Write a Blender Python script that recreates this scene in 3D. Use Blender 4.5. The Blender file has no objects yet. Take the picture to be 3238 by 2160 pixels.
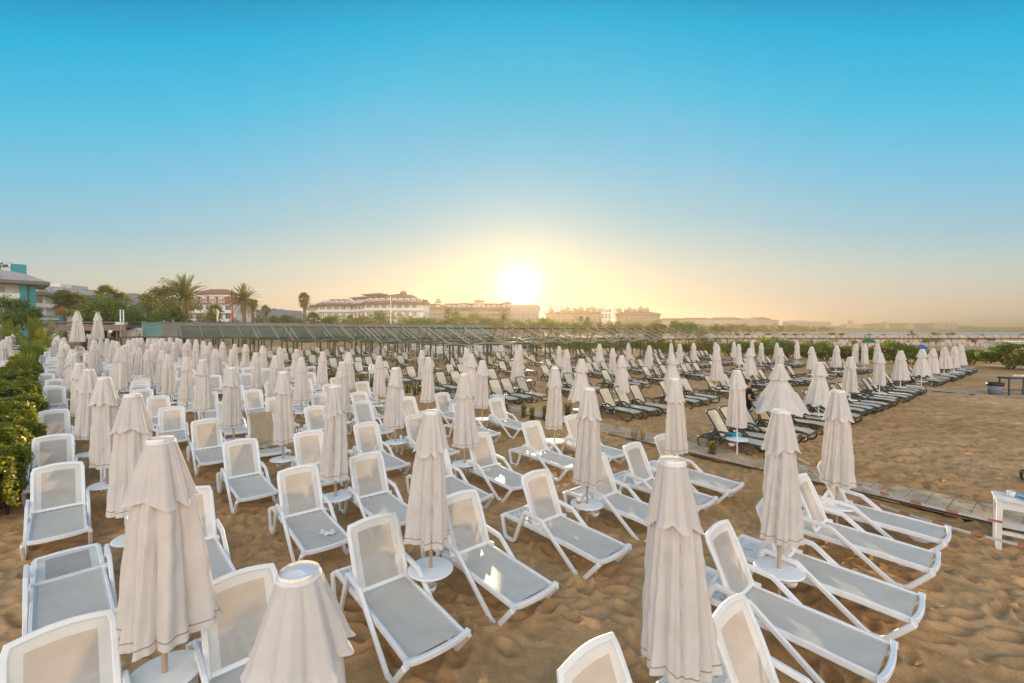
import bpy, bmesh, math, random
import numpy as np
from mathutils import Vector, Matrix

scene = bpy.context.scene
COL = scene.collection
EXPO = 0.85
SUN_E = 5.0
SKY_AZ = 1.25
SKY = [(0.0, (228, 208, 190), .96), (.06, (224, 210, 194), .92), (.13, (208, 217, 210), .90), (.22, (165, 208, 224), .90), (.34, (122, 198, 230), .96),
       (.47, (70, 190, 226), 1.0), (.62, (0, 172, 216), 1.05), (.75, (0, 132, 184), 1.0), (1.0, (0, 105, 165), 1.0)]
SKY_BACK_FILL = [(0.0, (2.5, 2.15, 1.92)), (.25, (2.6, 2.3, 2.1)), (.55, (2.0, 1.95, 1.9)), (1.0, (.18, .48, .76))]  # unseen sky behind the camera, brightened beyond natural as added fill light
SKY_GLOW = [(0.25, (1.0, 1.0, 1.0), -.30, 1.0), (0.26, (1.0, .78, .54), .12, 1.0), (0.030, (1.0, .92, .70), 3.0, 1.5), (.085, (1.0, .76, .36), .42, 1.2)]
SKY_N = 0.008
HAZE_COL = (.44, .385, .315)
HAZE_D = 0.0007
HAZE_G = 0.62
SAND = ((.44, .245, .100), (.62, .395, .205))
R = math.radians
random.seed(7)

# ------------------------------------------------------------------ camera geometry
W, H, F = 3238.0, 2160.0, 1400.0
CAM_H = 3.28
PITCH = math.atan(35.0 / F)
CP, SP = math.cos(PITCH), math.sin(PITCH)


def ray(px, py):
    xr, yr = (px - W / 2) / F, (H / 2 - py) / F
    return xr, CP + yr * SP, -SP + yr * CP


def gp(px, py, z=0.0):
    """ground point (x, y) at height z seen at photo pixel px, py"""
    x, y, zz = ray(px, py)
    t = (z - CAM_H) / zz
    return x * t, y * t


def at(px, Y):
    x, y, z = ray(px, 1045)
    return x * Y / y


def zat(py, Y):
    x, y, z = ray(W / 2, py)
    return CAM_H + z * Y / y


def gz(x, y):
    s = (-x + y) * 0.70711
    return 0.9 * (1 - math.exp(-max(0.0, s - 26.0) / 60.0))


# ------------------------------------------------------------------ naming helpers
ONES = "first second third fourth fifth sixth seventh eighth ninth tenth eleventh twelfth thirteenth fourteenth fifteenth sixteenth seventeenth eighteenth nineteenth".split()
TENS = {2: ("twentieth", "twenty"), 3: ("thirtieth", "thirty"), 4: ("fortieth", "forty"), 5: ("fiftieth", "fifty")}


def nth(n):
    if n < 20:
        return ONES[n - 1]
    a, b = divmod(n, 10)
    return TENS[a][0] if b == 0 else TENS[a][1] + "-" + ONES[b - 1]


def tag(o, label=None, cat=None, group=None, kind=None):
    if label: o["label"] = label
    if cat: o["category"] = cat
    if group: o["group"] = group
    if kind: o["kind"] = kind
    return o


def empty(name, loc=(0, 0, 0), rz=0.0, sc=None):
    o = bpy.data.objects.new(name, None)
    o.empty_display_size = 0.1
    COL.objects.link(o)
    o.location = loc
    o.rotation_euler = (0, 0, rz)
    if sc: o.scale = sc
    return o


KIDS = {}


def copy_tree(o, parent=None):
    c = o.copy()
    COL.objects.link(c)
    if parent is not None:
        c.parent = parent
        KIDS.setdefault(parent.name, []).append(c)
    for ch in list(KIDS.get(o.name, [])):
        copy_tree(ch, c)
    return c


# ------------------------------------------------------------------ mesh builder
class MB:
    def __init__(s):
        s.v, s.f, s.m, s.s = [], [], [], []

    def add(s, vs, fs, m=0, smooth=False):
        b = len(s.v)
        s.v += [tuple(p) for p in vs]
        for f in fs:
            s.f.append(tuple(i + b for i in f))
            s.m.append(m)
            s.s.append(smooth)

    def box(s, c, size, rz=0.0, m=0):
        x, y, z = size[0] / 2, size[1] / 2, size[2] / 2
        ca, sa = math.cos(rz), math.sin(rz)
        vs = []
        for dz in (-z, z):
            for dx, dy in ((-x, -y), (x, -y), (x, y), (-x, y)):
                vs.append((c[0] + dx * ca - dy * sa, c[1] + dx * sa + dy * ca, c[2] + dz))
        s.add(vs, [(3, 2, 1, 0), (4, 5, 6, 7), (0, 1, 5, 4), (1, 2, 6, 5), (2, 3, 7, 6), (3, 0, 4, 7)], m)

    def bar(s, p0, p1, w, h, m=0, up=(0, 0, 1)):
        p0, p1 = Vector(p0), Vector(p1)
        t = (p1 - p0).normalized()
        u = Vector(up)
        if abs(t.dot(u)) > 0.98: u = Vector((1, 0, 0))
        a = t.cross(u).normalized() * w / 2
        b = a.cross(t).normalized() * h / 2
        vs = [p + q for p in (p0, p1) for q in (-a - b, a - b, a + b, -a + b)]
        s.add(vs, [(0, 3, 2, 1), (4, 5, 6, 7), (0, 1, 5, 4), (1, 2, 6, 5), (2, 3, 7, 6), (3, 0, 4, 7)], m)

    def tube(s, path, r, n=8, m=0, cap=True, smooth=True, flat=1.0):
        P = [Vector(p) for p in path]
        k = len(P)
        rs = r if isinstance(r, (list, tuple)) else [r] * k
        vs, fs = [], []
        nrm = None
        for i, p in enumerate(P):
            t = (P[min(i + 1, k - 1)] - P[max(i - 1, 0)]).normalized()
            if nrm is None:
                ref = Vector((0, 0, 1)) if abs(t.z) < 0.9 else Vector((1, 0, 0))
                nrm = (ref - t * ref.dot(t)).normalized()
            else:
                nrm = (nrm - t * nrm.dot(t)).normalized()
            bi = t.cross(nrm)
            for j in range(n):
                a = 2 * math.pi * j / n
                vs.append(p + nrm * math.cos(a) * rs[i] + bi * math.sin(a) * rs[i] * flat)
        for i in range(k - 1):
            for j in range(n):
                j2 = (j + 1) % n
                fs.append((i * n + j, i * n + j2, (i + 1) * n + j2, (i + 1) * n + j))
        s.add(vs, fs, m, smooth)
        if cap:
            b = len(s.v) - len(vs)
            s.f.append(tuple(b + j for j in reversed(range(n)))); s.m.append(m); s.s.append(False)
            s.f.append(tuple(b + (k - 1) * n + j for j in range(n))); s.m.append(m); s.s.append(False)

    def sweep(s, path, prof, side, m=0, smooth=False):
        """planar path; prof = [(a, b)] with a along the fixed side vector, b in the plane; mitred corners"""
        P = [Vector(p) for p in path]
        S = Vector(side).normalized()
        k, n = len(P), len(prof)
        vs, fs = [], []
        for i, p in enumerate(P):
            t0 = (P[i] - P[i - 1]).normalized() if i > 0 else (P[1] - P[0]).normalized()
            t1 = (P[i + 1] - P[i]).normalized() if i < k - 1 else t0
            t = (t0 + t1).normalized()
            c = max(0.45, t.dot(t0))
            u = S.cross(t).normalized() / c
            for a, b in prof:
                vs.append(p + S * a + u * b)
        for i in range(k - 1):
            for j in range(n):
                j2 = (j + 1) % n
                fs.append((i * n + j, i * n + j2, (i + 1) * n + j2, (i + 1) * n + j))
        s.add(vs, fs, m, smooth)
        b = len(s.v) - len(vs)
        s.f.append(tuple(b + j for j in reversed(range(n)))); s.m.append(m); s.s.append(False)
        s.f.append(tuple(b + (k - 1) * n + j for j in range(n))); s.m.append(m); s.s.append(False)

    def lathe(s, prof, n=24, m=0, c=(0, 0, 0), smooth=True, sx=1.0, sy=1.0):
        vs, fs = [], []
        for r, z in prof:
            for j in range(n):
                a = 2 * math.pi * j / n
                vs.append((c[0] + r * math.cos(a) * sx, c[1] + r * math.sin(a) * sy, c[2] + z))
        for i in range(len(prof) - 1):
            for j in range(n):
                j2 = (j + 1) % n
                fs.append((i * n + j, i * n + j2, (i + 1) * n + j2, (i + 1) * n + j))
        s.add(vs, fs, m, smooth)

    def disc(s, c, r, n=24, m=0, flip=False):
        vs = [(c[0] + r * math.cos(2 * math.pi * j / n), c[1] + r * math.sin(2 * math.pi * j / n), c[2]) for j in range(n)]
        s.add(vs, [tuple(reversed(range(n))) if flip else tuple(range(n))], m)

    def grid(s, fn, nu, nv, m=0, smooth=True):
        vs = [fn(i / nu, j / nv) for j in range(nv + 1) for i in range(nu + 1)]
        fs = []
        for j in range(nv):
            for i in range(nu):
                a = j * (nu + 1) + i
                fs.append((a, a + 1, a + nu + 2, a + nu + 1))
        s.add(vs, fs, m, smooth)

    def prism(s, pts, y0, y1, m=0, mat=None):
        """extrude an x-z outline from y0 to y1"""
        n = len(pts)
        vs = [(x, y0, z) for x, z in pts] + [(x, y1, z) for x, z in pts]
        fs = [tuple(range(n)), tuple(reversed(range(n, 2 * n)))] + [(i, i + n, (i + 1) % n + n, (i + 1) % n) for i in range(n)]
        s.add(vs, fs, m)

    def xform(s, M, start=0):
        s.v[start:] = [tuple(M @ Vector(p)) for p in s.v[start:]]

    def mesh(s, name, mats):
        me = bpy.data.meshes.new(name)
        me.from_pydata(s.v, [], s.f)
        for mt in (mats if isinstance(mats, (list, tuple)) else [mats]):
            me.materials.append(mt)
        me.polygons.foreach_set("material_index", s.m)
        me.polygons.foreach_set("use_smooth", s.s)
        me.update()
        return me

    def build(s, name, mats, parent=None, loc=None, rz=0.0):
        return link(name, s.mesh(name, mats), parent, loc, rz)


def link(name, me, parent=None, loc=None, rz=0.0):
    o = bpy.data.objects.new(name, me)
    COL.objects.link(o)
    if loc is not None: o.location = loc
    if rz: o.rotation_euler = (0, 0, rz)
    if parent is not None:
        o.parent = parent
        KIDS.setdefault(parent.name, []).append(o)
    return o


def np_mesh(name, verts, faces, mats, midx=None, smooth=False):
    """verts (n,3), faces (m,4) or (m,3) arrays"""
    me = bpy.data.meshes.new(name)
    verts = np.asarray(verts, dtype=np.float32)
    faces = np.asarray(faces, dtype=np.int32)
    nf, k = faces.shape
    me.vertices.add(len(verts))
    me.vertices.foreach_set("co", verts.ravel())
    me.loops.add(nf * k)
    me.loops.foreach_set("vertex_index", faces.ravel())
    me.polygons.add(nf)
    me.polygons.foreach_set("loop_start", np.arange(0, nf * k, k, dtype=np.int32))
    for mt in (mats if isinstance(mats, (list, tuple)) else [mats]):
        me.materials.append(mt)
    if midx is not None:
        me.polygons.foreach_set("material_index", np.asarray(midx, dtype=np.int32))
    me.polygons.foreach_set("use_smooth", np.full(nf, smooth))
    me.update(calc_edges=True)
    me.validate()
    return me


RR = [(-.5, -.34), (-.34, -.5), (.34, -.5), (.5, -.34), (.5, .34), (.34, .5), (-.34, .5), (-.5, .34)]


def rrect(w, h):
    return [(a * w, b * h) for a, b in RR]


# ------------------------------------------------------------------ materials
def new_mat(name):
    m = bpy.data.materials.new(name)
    m.use_nodes = True
    nt = m.node_tree
    for n in list(nt.nodes):
        if n.type != "OUTPUT_MATERIAL": nt.nodes.remove(n)
    return m, nt, nt.nodes["Material Output"]


def nd(nt, typ, **kw):
    n = nt.nodes.new(typ)
    for k, v in kw.items():
        if k in n.inputs: n.inputs[k].default_value = v
        else: setattr(n, k, v)
    return n


def ramp(nt, stops, fac=None, interp="LINEAR"):
    n = nt.nodes.new("ShaderNodeValToRGB")
    n.color_ramp.interpolation = interp
    e = n.color_ramp.elements
    while len(e) < len(stops): e.new(0.5)
    for el, (p, c) in zip(e, stops):
        el.position = p
        el.color = (*c, 1) if len(c) == 3 else c
    if fac is not None: nt.links.new(fac, n.inputs[0])
    return n


def varied(nt, col, var, scale, rnd=0.06, coord="Object", dirt=None, island=0.0):
    """colour socket: base colour with noise mottling, per-object variation and optional dirt patches"""
    tc = nd(nt, "ShaderNodeTexCoord")
    no = nd(nt, "ShaderNodeTexNoise", Scale=scale, Detail=5.0, Roughness=0.6)
    nt.links.new(tc.outputs[coord], no.inputs["Vector"])
    lo = tuple(max(0, c * (1 - var)) for c in col)
    hi = tuple(min(1, c * (1 + var)) for c in col)
    rp = ramp(nt, [(0.3, lo), (0.7, hi)], no.outputs["Fac"])
    out = rp.outputs["Color"]
    if dirt:
        n2 = nd(nt, "ShaderNodeTexNoise", Scale=scale * 0.6, Detail=8.0, Roughness=0.7)
        nt.links.new(tc.outputs[coord], n2.inputs["Vector"])
        r2 = ramp(nt, [(0.52, (0, 0, 0)), (0.72, (1, 1, 1))], n2.outputs["Fac"])
        mx = nd(nt, "ShaderNodeMix", data_type="RGBA")
        ml = nd(nt, "ShaderNodeMath", operation="MULTIPLY")
        ml.inputs[1].default_value = dirt[1]
        nt.links.new(r2.outputs["Color"], ml.inputs[0])
        nt.links.new(ml.outputs[0], mx.inputs[0])
        nt.links.new(out, mx.inputs[6])
        mx.inputs[7].default_value = (*dirt[0], 1)
        out = mx.outputs[2]
    if rnd or island:
        hs = nd(nt, "ShaderNodeHueSaturation")
        mr = nd(nt, "ShaderNodeMapRange")
        if island:
            g = nd(nt, "ShaderNodeNewGeometry")
            nt.links.new(g.outputs["Random Per Island"], mr.inputs[0])
            mr.inputs[3].default_value, mr.inputs[4].default_value = 1 - island, 1 + island
        else:
            oi = nd(nt, "ShaderNodeObjectInfo")
            nt.links.new(oi.outputs["Random"], mr.inputs[0])
            mr.inputs[3].default_value, mr.inputs[4].default_value = 1 - rnd, 1 + rnd
        nt.links.new(mr.outputs[0], hs.inputs["Value"])
        nt.links.new(out, hs.inputs["Color"])
        out = hs.outputs["Color"]
    return out, tc


def mat_plain(name, col, rough=0.6, var=0.08, scale=6.0, rnd=0.05, spec=0.4, bump=0.0, bscale=60.0, dirt=None, metal=0.0):
    m, nt, out = new_mat(name)
    c, tc = varied(nt, col, var, scale, rnd, dirt=dirt)
    b = nd(nt, "ShaderNodeBsdfPrincipled", Roughness=rough, Metallic=metal)
    b.inputs["Specular IOR Level"].default_value = spec
    nt.links.new(c, b.inputs["Base Color"])
    if bump:
        n = nd(nt, "ShaderNodeTexNoise", Scale=bscale, Detail=4.0)
        nt.links.new(tc.outputs["Object"], n.inputs["Vector"])
        bp = nd(nt, "ShaderNodeBump", Strength=bump, Distance=0.02)
        nt.links.new(n.outputs["Fac"], bp.inputs["Height"])
        nt.links.new(bp.outputs[0], b.inputs["Normal"])
    nt.links.new(b.outputs[0], out.inputs[0])
    return m


def mat_cloth(name, col, trans=0.3, tcol=None, clear=0.0, rough=0.9, var=0.05, scale=5.0, rnd=0.05, sheen=0.0, dirt=None, bump=0.0, spec=0.1):
    m, nt, out = new_mat(name)
    c, tc = varied(nt, col, var, scale, rnd, dirt=dirt)
    b = nd(nt, "ShaderNodeBsdfPrincipled", Roughness=rough)
    b.inputs["Specular IOR Level"].default_value = spec
    nt.links.new(c, b.inputs["Base Color"])
    b.inputs["Sheen Weight"].default_value = sheen
    b.inputs["Sheen Roughness"].default_value = 0.35
    t = nd(nt, "ShaderNodeBsdfTranslucent")
    if tcol: t.inputs[0].default_value = (*tcol, 1)
    else: nt.links.new(c, t.inputs[0])
    if bump:
        n = nd(nt, "ShaderNodeTexNoise", Scale=bump[1], Detail=5.0)
        nt.links.new(tc.outputs["Object"], n.inputs["Vector"])
        bp = nd(nt, "ShaderNodeBump", Strength=bump[0], Distance=0.02)
        nt.links.new(n.outputs["Fac"], bp.inputs["Height"])
        nt.links.new(bp.outputs[0], b.inputs["Normal"])
    mx = nd(nt, "ShaderNodeMixShader")
    mx.inputs[0].default_value = trans
    nt.links.new(b.outputs[0], mx.inputs[1])
    nt.links.new(t.outputs[0], mx.inputs[2])
    last = mx
    if clear:
        tr = nd(nt, "ShaderNodeBsdfTransparent")
        m2 = nd(nt, "ShaderNodeMixShader")
        m2.inputs[0].default_value = clear
        nt.links.new(mx.outputs[0], m2.inputs[1])
        nt.links.new(tr.outputs[0], m2.inputs[2])
        last = m2
    nt.links.new(last.outputs[0], out.inputs[0])
    return m


def mat_leaf(name, col, tcol, trans=0.4, var=0.25, island=0.35, scale=0.6, rough=0.5):
    m, nt, out = new_mat(name)
    c, tc = varied(nt, col, var, scale, 0.0, island=island)
    b = nd(nt, "ShaderNodeBsdfPrincipled", Roughness=rough)
    b.inputs["Specular IOR Level"].default_value = 0.25
    nt.links.new(c, b.inputs["Base Color"])
    t = nd(nt, "ShaderNodeBsdfTranslucent")
    t.inputs[0].default_value = (*tcol, 1)
    mx = nd(nt, "ShaderNodeMixShader")
    mx.inputs[0].default_value = trans
    nt.links.new(b.outputs[0], mx.inputs[1])
    nt.links.new(t.outputs[0], mx.inputs[2])
    nt.links.new(mx.outputs[0], out.inputs[0])
    return m


M = {}
M["plastic"] = mat_plain("white_plastic", (.80, .80, .79), .42, .03, 9, .03, .4, dirt=((.55, .47, .38), .25))
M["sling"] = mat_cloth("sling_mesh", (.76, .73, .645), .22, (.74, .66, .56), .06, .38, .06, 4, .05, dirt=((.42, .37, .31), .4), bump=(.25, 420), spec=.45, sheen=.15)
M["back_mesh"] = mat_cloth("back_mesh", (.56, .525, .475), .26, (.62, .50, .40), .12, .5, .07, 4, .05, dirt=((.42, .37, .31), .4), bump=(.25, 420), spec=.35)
M["sling_edge"] = mat_cloth("sling_double", (.70, .685, .64), .12, None, .0, .6, .05, 4, .04, bump=(.25, 420), spec=.4)
M["dark_frame"] = mat_plain("dark_resin", (.050, .052, .038), .45, .2, 7, .15, .5)
M["beige_sling"] = mat_cloth("beige_sling", (.66, .61, .49), .26, (.62, .52, .36), .06, .45, .07, 4, .08, dirt=((.30, .26, .20), .35), bump=(.2, 400), spec=.55, sheen=.5)
M["cloth"] = mat_cloth("parasol_cloth", (.73, .70, .665), .28, (.80, .66, .50), 0, .9, .05, 3.5, .04, dirt=((.55, .47, .39), .30), bump=(.25, 26))
M["stripe"] = mat_plain("stripe_braid", (.36, .27, .20), .9, .1, 20, .05, .1)
M["wood_pole"] = mat_plain("beige_pole", (.44, .33, .23), .5, .12, 12, .08)
M["white_pole"] = mat_plain("white_pole", (.76, .76, .75), .4, .05, 12, .04)
M["cap"] = mat_plain("cap_plastic", (.74, .74, .73), .9, .04, 14, .03, .4, bump=.15, bscale=90, dirt=((.30, .27, .23), .35))
M["green_metal"] = mat_plain("green_metal", (.060, .064, .036), .5, .25, 3, .1)
M["rafter"] = mat_plain("weathered_rail", (.36, .31, .23), .5, .2, 3, .15)
M["green_net"] = mat_cloth("green_net", (.15, .175, .12), .22, (.20, .22, .10), .10, .8, .2, .5, .12)
M["teal_net"] = mat_cloth("teal_net", (.12, .22, .19), .22, (.20, .36, .26), .06, .8, .15, .5, .12)
M["brown_net"] = mat_cloth("brown_net", (.25, .22, .195), .25, (.28, .22, .15), .08, .8, .15, .5, .12)
M["bundle"] = mat_cloth("bundled_net", (.30, .28, .22), .2, None, 0, .8, .2, 2, .15)
M["trunk"] = mat_plain("bark", (.12, .085, .055), .9, .3, 4, .15, .1, bump=.6, bscale=9)
M["palm_trunk"] = mat_plain("palm_bark", (.20, .15, .10), .9, .3, 5, .15, .1, bump=.7, bscale=14)
M["dead_frond"] = mat_leaf("dead_frond", (.42, .29, .14), (.48, .31, .12), .35, .25, .3)
M["leaf_dark"] = mat_leaf("leaf_dark", (.095, .155, .030), (.18, .25, .035), .40)
M["leaf_mid"] = mat_leaf("leaf_mid", (.14, .205, .034), (.28, .34, .045), .42)
M["leaf_olive"] = mat_leaf("leaf_olive", (.175, .18, .058), (.33, .30, .065), .42)
M["leaf_hedge"] = mat_leaf("leaf_hedge", (.17, .19, .022), (.38, .36, .03), .45, .3, .45, 1.2, .4)
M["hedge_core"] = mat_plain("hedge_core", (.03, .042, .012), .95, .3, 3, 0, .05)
M["palm_leaf"] = mat_leaf("palm_leaf", (.17, .18, .05), (.34, .32, .07), .42)
M["palm_bright"] = mat_leaf("palm_bright", (.19, .21, .03), (.42, .40, .05), .45)
M["flower"] = mat_leaf("pink_flower", (.55, .16, .20), (.6, .22, .24), .4, .2, .3)
M["dry_grass"] = mat_leaf("dry_grass", (.26, .21, .07), (.38, .30, .08), .4)
# ------------------------------------------------------------------ camera, sun, sky, haze
cam_d = bpy.data.cameras.new("camera")
cam = bpy.data.objects.new("camera", cam_d)
COL.objects.link(cam)
cam.location = (0, 0, CAM_H)
cam.rotation_euler = (math.pi / 2 - PITCH, 0, 0)
cam_d.sensor_width = 36.0
cam_d.lens = F / W * 36.0
cam_d.clip_start = 0.05
cam_d.clip_end = 9000.0
scene.camera = cam
scene.view_settings.view_transform = "Standard"
scene.view_settings.look = "None"
scene.view_settings.exposure = EXPO
scene.view_settings.gamma = 1.0
scene.cycles.use_denoising = True
scene.cycles.max_bounces = 6
scene.cycles.diffuse_bounces = 3
scene.cycles.glossy_bounces = 2
scene.cycles.transparent_max_bounces = 12
scene.cycles.volume_bounces = 0
scene.cycles.sample_clamp_indirect = 6.0

sx_, sy_, sz_ = ray(1641, 906)
SUN = Vector((sx_, sy_, sz_)).normalized()
sun_d = bpy.data.lights.new("sun", "SUN")
sun = bpy.data.objects.new("sun", sun_d)
COL.objects.link(sun)
sun.rotation_euler = (-SUN).to_track_quat("-Z", "Y").to_euler()
sun.location = SUN * 50
sun_d.energy = SUN_E
sun_d.angle = R(0.5)
sun_d.color = (1.0, 0.74, 0.42)

wd = bpy.data.worlds.new("World")
scene.world = wd
wd.use_nodes = True
nt = wd.node_tree
for n in list(nt.nodes): nt.nodes.remove(n)
L = nt.links.new


def mth(op, a, b=None, clamp=False):
    n = nt.nodes.new("ShaderNodeMath")
    n.operation = op
    n.use_clamp = clamp
    for i, v in enumerate((a, b)):
        if v is None: continue
        if isinstance(v, (int, float)): n.inputs[i].default_value = v
        else: L(v, n.inputs[i])
    return n.outputs[0]


def lin(c):
    return tuple((x / 255 / 12.92) if x / 255 <= 0.04045 else ((x / 255 + 0.055) / 1.055) ** 2.4 for x in c)


tc = nt.nodes.new("ShaderNodeTexCoord")
sep = nt.nodes.new("ShaderNodeSeparateXYZ")
L(tc.outputs["Generated"], sep.inputs[0])
vm = nt.nodes.new("ShaderNodeVectorMath"); vm.operation = "DOT_PRODUCT"
L(tc.outputs["Generated"], vm.inputs[0])
vm.inputs[1].default_value = SUN
ang = mth("ARCCOSINE", mth("MINIMUM", vm.outputs["Value"], 0.999999))
zpos = mth("MAXIMUM", sep.outputs["Z"], 0.0)
zeff = mth("MULTIPLY", zpos, mth("ADD", 1.0, mth("MULTIPLY", SKY_AZ, mth("MAXIMUM", mth("SUBTRACT", ang, 0.45), 0.0))))
front = ramp(nt, [(p, tuple(x * k for x in lin(c))) for p, c, k in SKY], zeff)
back = ramp(nt, [(p, c) for p, c in SKY_BACK_FILL], zpos)
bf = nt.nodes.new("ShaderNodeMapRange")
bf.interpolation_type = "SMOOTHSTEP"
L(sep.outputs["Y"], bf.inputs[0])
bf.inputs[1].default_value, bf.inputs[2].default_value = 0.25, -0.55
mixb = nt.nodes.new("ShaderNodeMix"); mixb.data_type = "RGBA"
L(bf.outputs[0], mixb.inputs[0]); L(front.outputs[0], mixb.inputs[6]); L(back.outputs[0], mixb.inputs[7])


def glow(width, col, k, power=1.0):
    e = mth("MULTIPLY", mth("POWER", mth("DIVIDE", ang, width), power), -1.0)
    g = mth("MULTIPLY", mth("EXPONENT", e), k)
    n = nt.nodes.new("ShaderNodeVectorMath"); n.operation = "SCALE"
    n.inputs[0].default_value = col
    L(g, n.inputs["Scale"])
    return n.outputs[0]


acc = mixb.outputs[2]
for g in SKY_GLOW:
    a = nt.nodes.new("ShaderNodeVectorMath"); a.operation = "ADD"
    L(acc, a.inputs[0]); L(glow(*g), a.inputs[1])
    acc = a.outputs[0]
sky = nt.nodes.new("ShaderNodeTexSky")
sky.sky_type = "NISHITA"
sky.sun_disc = False
sky.sun_elevation = math.asin(SUN.z)
sky.sun_rotation = math.atan2(SUN.x, SUN.y)
bg1 = nt.nodes.new("ShaderNodeBackground"); bg1.inputs[1].default_value = SKY_N
L(sky.outputs[0], bg1.inputs[0])
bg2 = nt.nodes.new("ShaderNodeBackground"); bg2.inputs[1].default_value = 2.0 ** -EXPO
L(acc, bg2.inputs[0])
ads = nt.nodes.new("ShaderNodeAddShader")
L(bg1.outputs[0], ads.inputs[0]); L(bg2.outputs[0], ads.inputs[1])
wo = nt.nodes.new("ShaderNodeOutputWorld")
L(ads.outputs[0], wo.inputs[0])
scene.cycles.max_subdivisions = 6

HZ = 2600.0
hz = MB()
hz.box((0, HZ - 500, 15.0), (2 * HZ + 3000, 2 * HZ, 46.0))
m, nt2, out = new_mat("haze_air")
pv = nd(nt2, "ShaderNodeVolumePrincipled")
pv.inputs["Color"].default_value = (*HAZE_COL, 1)
pv.inputs["Density"].default_value = HAZE_D
pv.inputs["Anisotropy"].default_value = HAZE_G
nt2.links.new(pv.outputs[0], out.inputs["Volume"])
haze = hz.build("haze", m)
tag(haze, kind="stuff")
haze.display_type = "WIRE"

# ------------------------------------------------------------------ noise helpers
def vnoise(x, y, seed=0):
    rng = np.random.RandomState(seed)
    T = rng.rand(256, 256)
    xi, yi = np.floor(x).astype(int), np.floor(y).astype(int)
    fx, fy = x - xi, y - yi
    fx, fy = fx * fx * (3 - 2 * fx), fy * fy * (3 - 2 * fy)
    a = T[yi % 256, xi % 256]; b = T[yi % 256, (xi + 1) % 256]
    c = T[(yi + 1) % 256, xi % 256]; d = T[(yi + 1) % 256, (xi + 1) % 256]
    return (a * (1 - fx) + b * fx) * (1 - fy) + (c * (1 - fx) + d * fx) * fy - 0.5


def fbm(x, y, s, o=4, seed=0, g=0.5):
    r, a = 0, 1.0
    for i in range(o):
        r = r + a * vnoise(x / s * 2 ** i + 17.3 * i, y / s * 2 ** i + 5.1 * i, seed + i)
        a *= g
    return r


# ------------------------------------------------------------------ sand
PD = (0.787, 0.617)      # row direction of the beach
DD = (-0.617, 0.787)     # lounger axis, feet to head
OX, OY = 5.9, 10.6


def pd(x, y):
    x, y = x - OX, y - OY
    return x * PD[0] + y * PD[1], x * DD[0] + y * DD[1]


def xy(p, d):
    return OX + p * PD[0] + d * DD[0], OY + p * PD[1] + d * DD[1]


def sand_height():
    st = 0.025
    X0, X1, Y0, Y1 = -26.0, 30.0, 0.6, 36.0
    xs, ys = np.arange(X0, X1, st), np.arange(Y0, Y1, st)
    X, Y = np.meshgrid(xs, ys)
    h = fbm(X, Y, 1.6, 4, 3) * 0.09 + fbm(X, Y, 0.42, 4, 31) * 0.022 + fbm(X, Y, 0.10, 3, 91) * 0.012
    P = (X - OX) * PD[0] + (Y - OY) * PD[1]
    D = (X - OX) * DD[0] + (Y - OY) * DD[1]
    right = np.clip((P - 0.8) / 1.0, 0, 1)
    wob = fbm(X, Y, 1.1, 2, 50) * 1.1
    rip = np.sin((Y * 0.93 + X * 0.25 + wob) * 2 * math.pi / 0.36) * 0.5 + fbm(X * 0.40, Y * 1.5, 0.34, 4, 70) * 1.7
    h = h + right * rip * 0.048
    rng = np.random.RandomState(5)

    def stamp(x, y, a, lx, ly, dep):
        i, j = int((x - X0) / st), int((y - Y0) / st)
        w = int(max(lx, ly) * 2.4 / st) + 1
        if i - w < 0 or j - w < 0 or i + w >= len(xs) or j + w >= len(ys): return
        xx, yy = X[j - w:j + w, i - w:i + w] - x, Y[j - w:j + w, i - w:i + w] - y
        c, s_ = math.cos(a), math.sin(a)
        u, v = (xx * c + yy * s_) / lx, (-xx * s_ + yy * c) / ly
        r2 = u * u + v * v
        h[j - w:j + w, i - w:i + w] += -dep * np.exp(-r2 * 1.4) + dep * 0.55 * np.exp(-((np.sqrt(r2) - 1.5) ** 2) * 5)
    # trails of footprints
    for _ in range(420):
        x, y = rng.uniform(-14, 14), rng.uniform(1.5, 20)
        a = rng.uniform(0, 6.28)
        for k in range(rng.randint(6, 22)):
            x += math.cos(a) * 0.55; y += math.sin(a) * 0.55
            a += rng.normal(0, 0.14)
            sgn = 0.11 if k % 2 else -0.11
            stamp(x - math.sin(a) * sgn, y + math.cos(a) * sgn, a, rng.uniform(.12, .16), rng.uniform(.055, .075), rng.uniform(.03, .065))
    for _ in range(1500):
        x, y = rng.uniform(-24, 24), rng.uniform(1.2, 30)
        stamp(x, y, rng.uniform(0, 3.14), rng.uniform(.08, .22), rng.uniform(.06, .14), rng.uniform(.012, .05))
    # wheel tracks across the open sand to the right
    for pts in ([(9.5, 12.2), (11.5, 14), (12.6, 16), (15.5, 19.5)], [(12.2, 12.0), (14.5, 13.6), (15.4, 16), (17.5, 19.5), (18.2, 22)],
                [(14.2, 11.7), (16.4, 13.5), (17, 16), (19.5, 20)], [(9, 13.5), (13, 17.5), (16, 21)], [(15.6, 12.6), (18, 15.4), (20, 19)]):
        for (a0, b0), (a1, b1) in zip(pts[:-1], pts[1:]):
            n = int(math.hypot(a1 - a0, b1 - b0) / 0.05)
            for k in range(n):
                t = k / n
                stamp(a0 + (a1 - a0) * t, b0 + (b1 - b0) * t, math.atan2(b1 - b0, a1 - a0), .07, .06, .018)
    return xs, ys, h - 0.012, st


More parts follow.
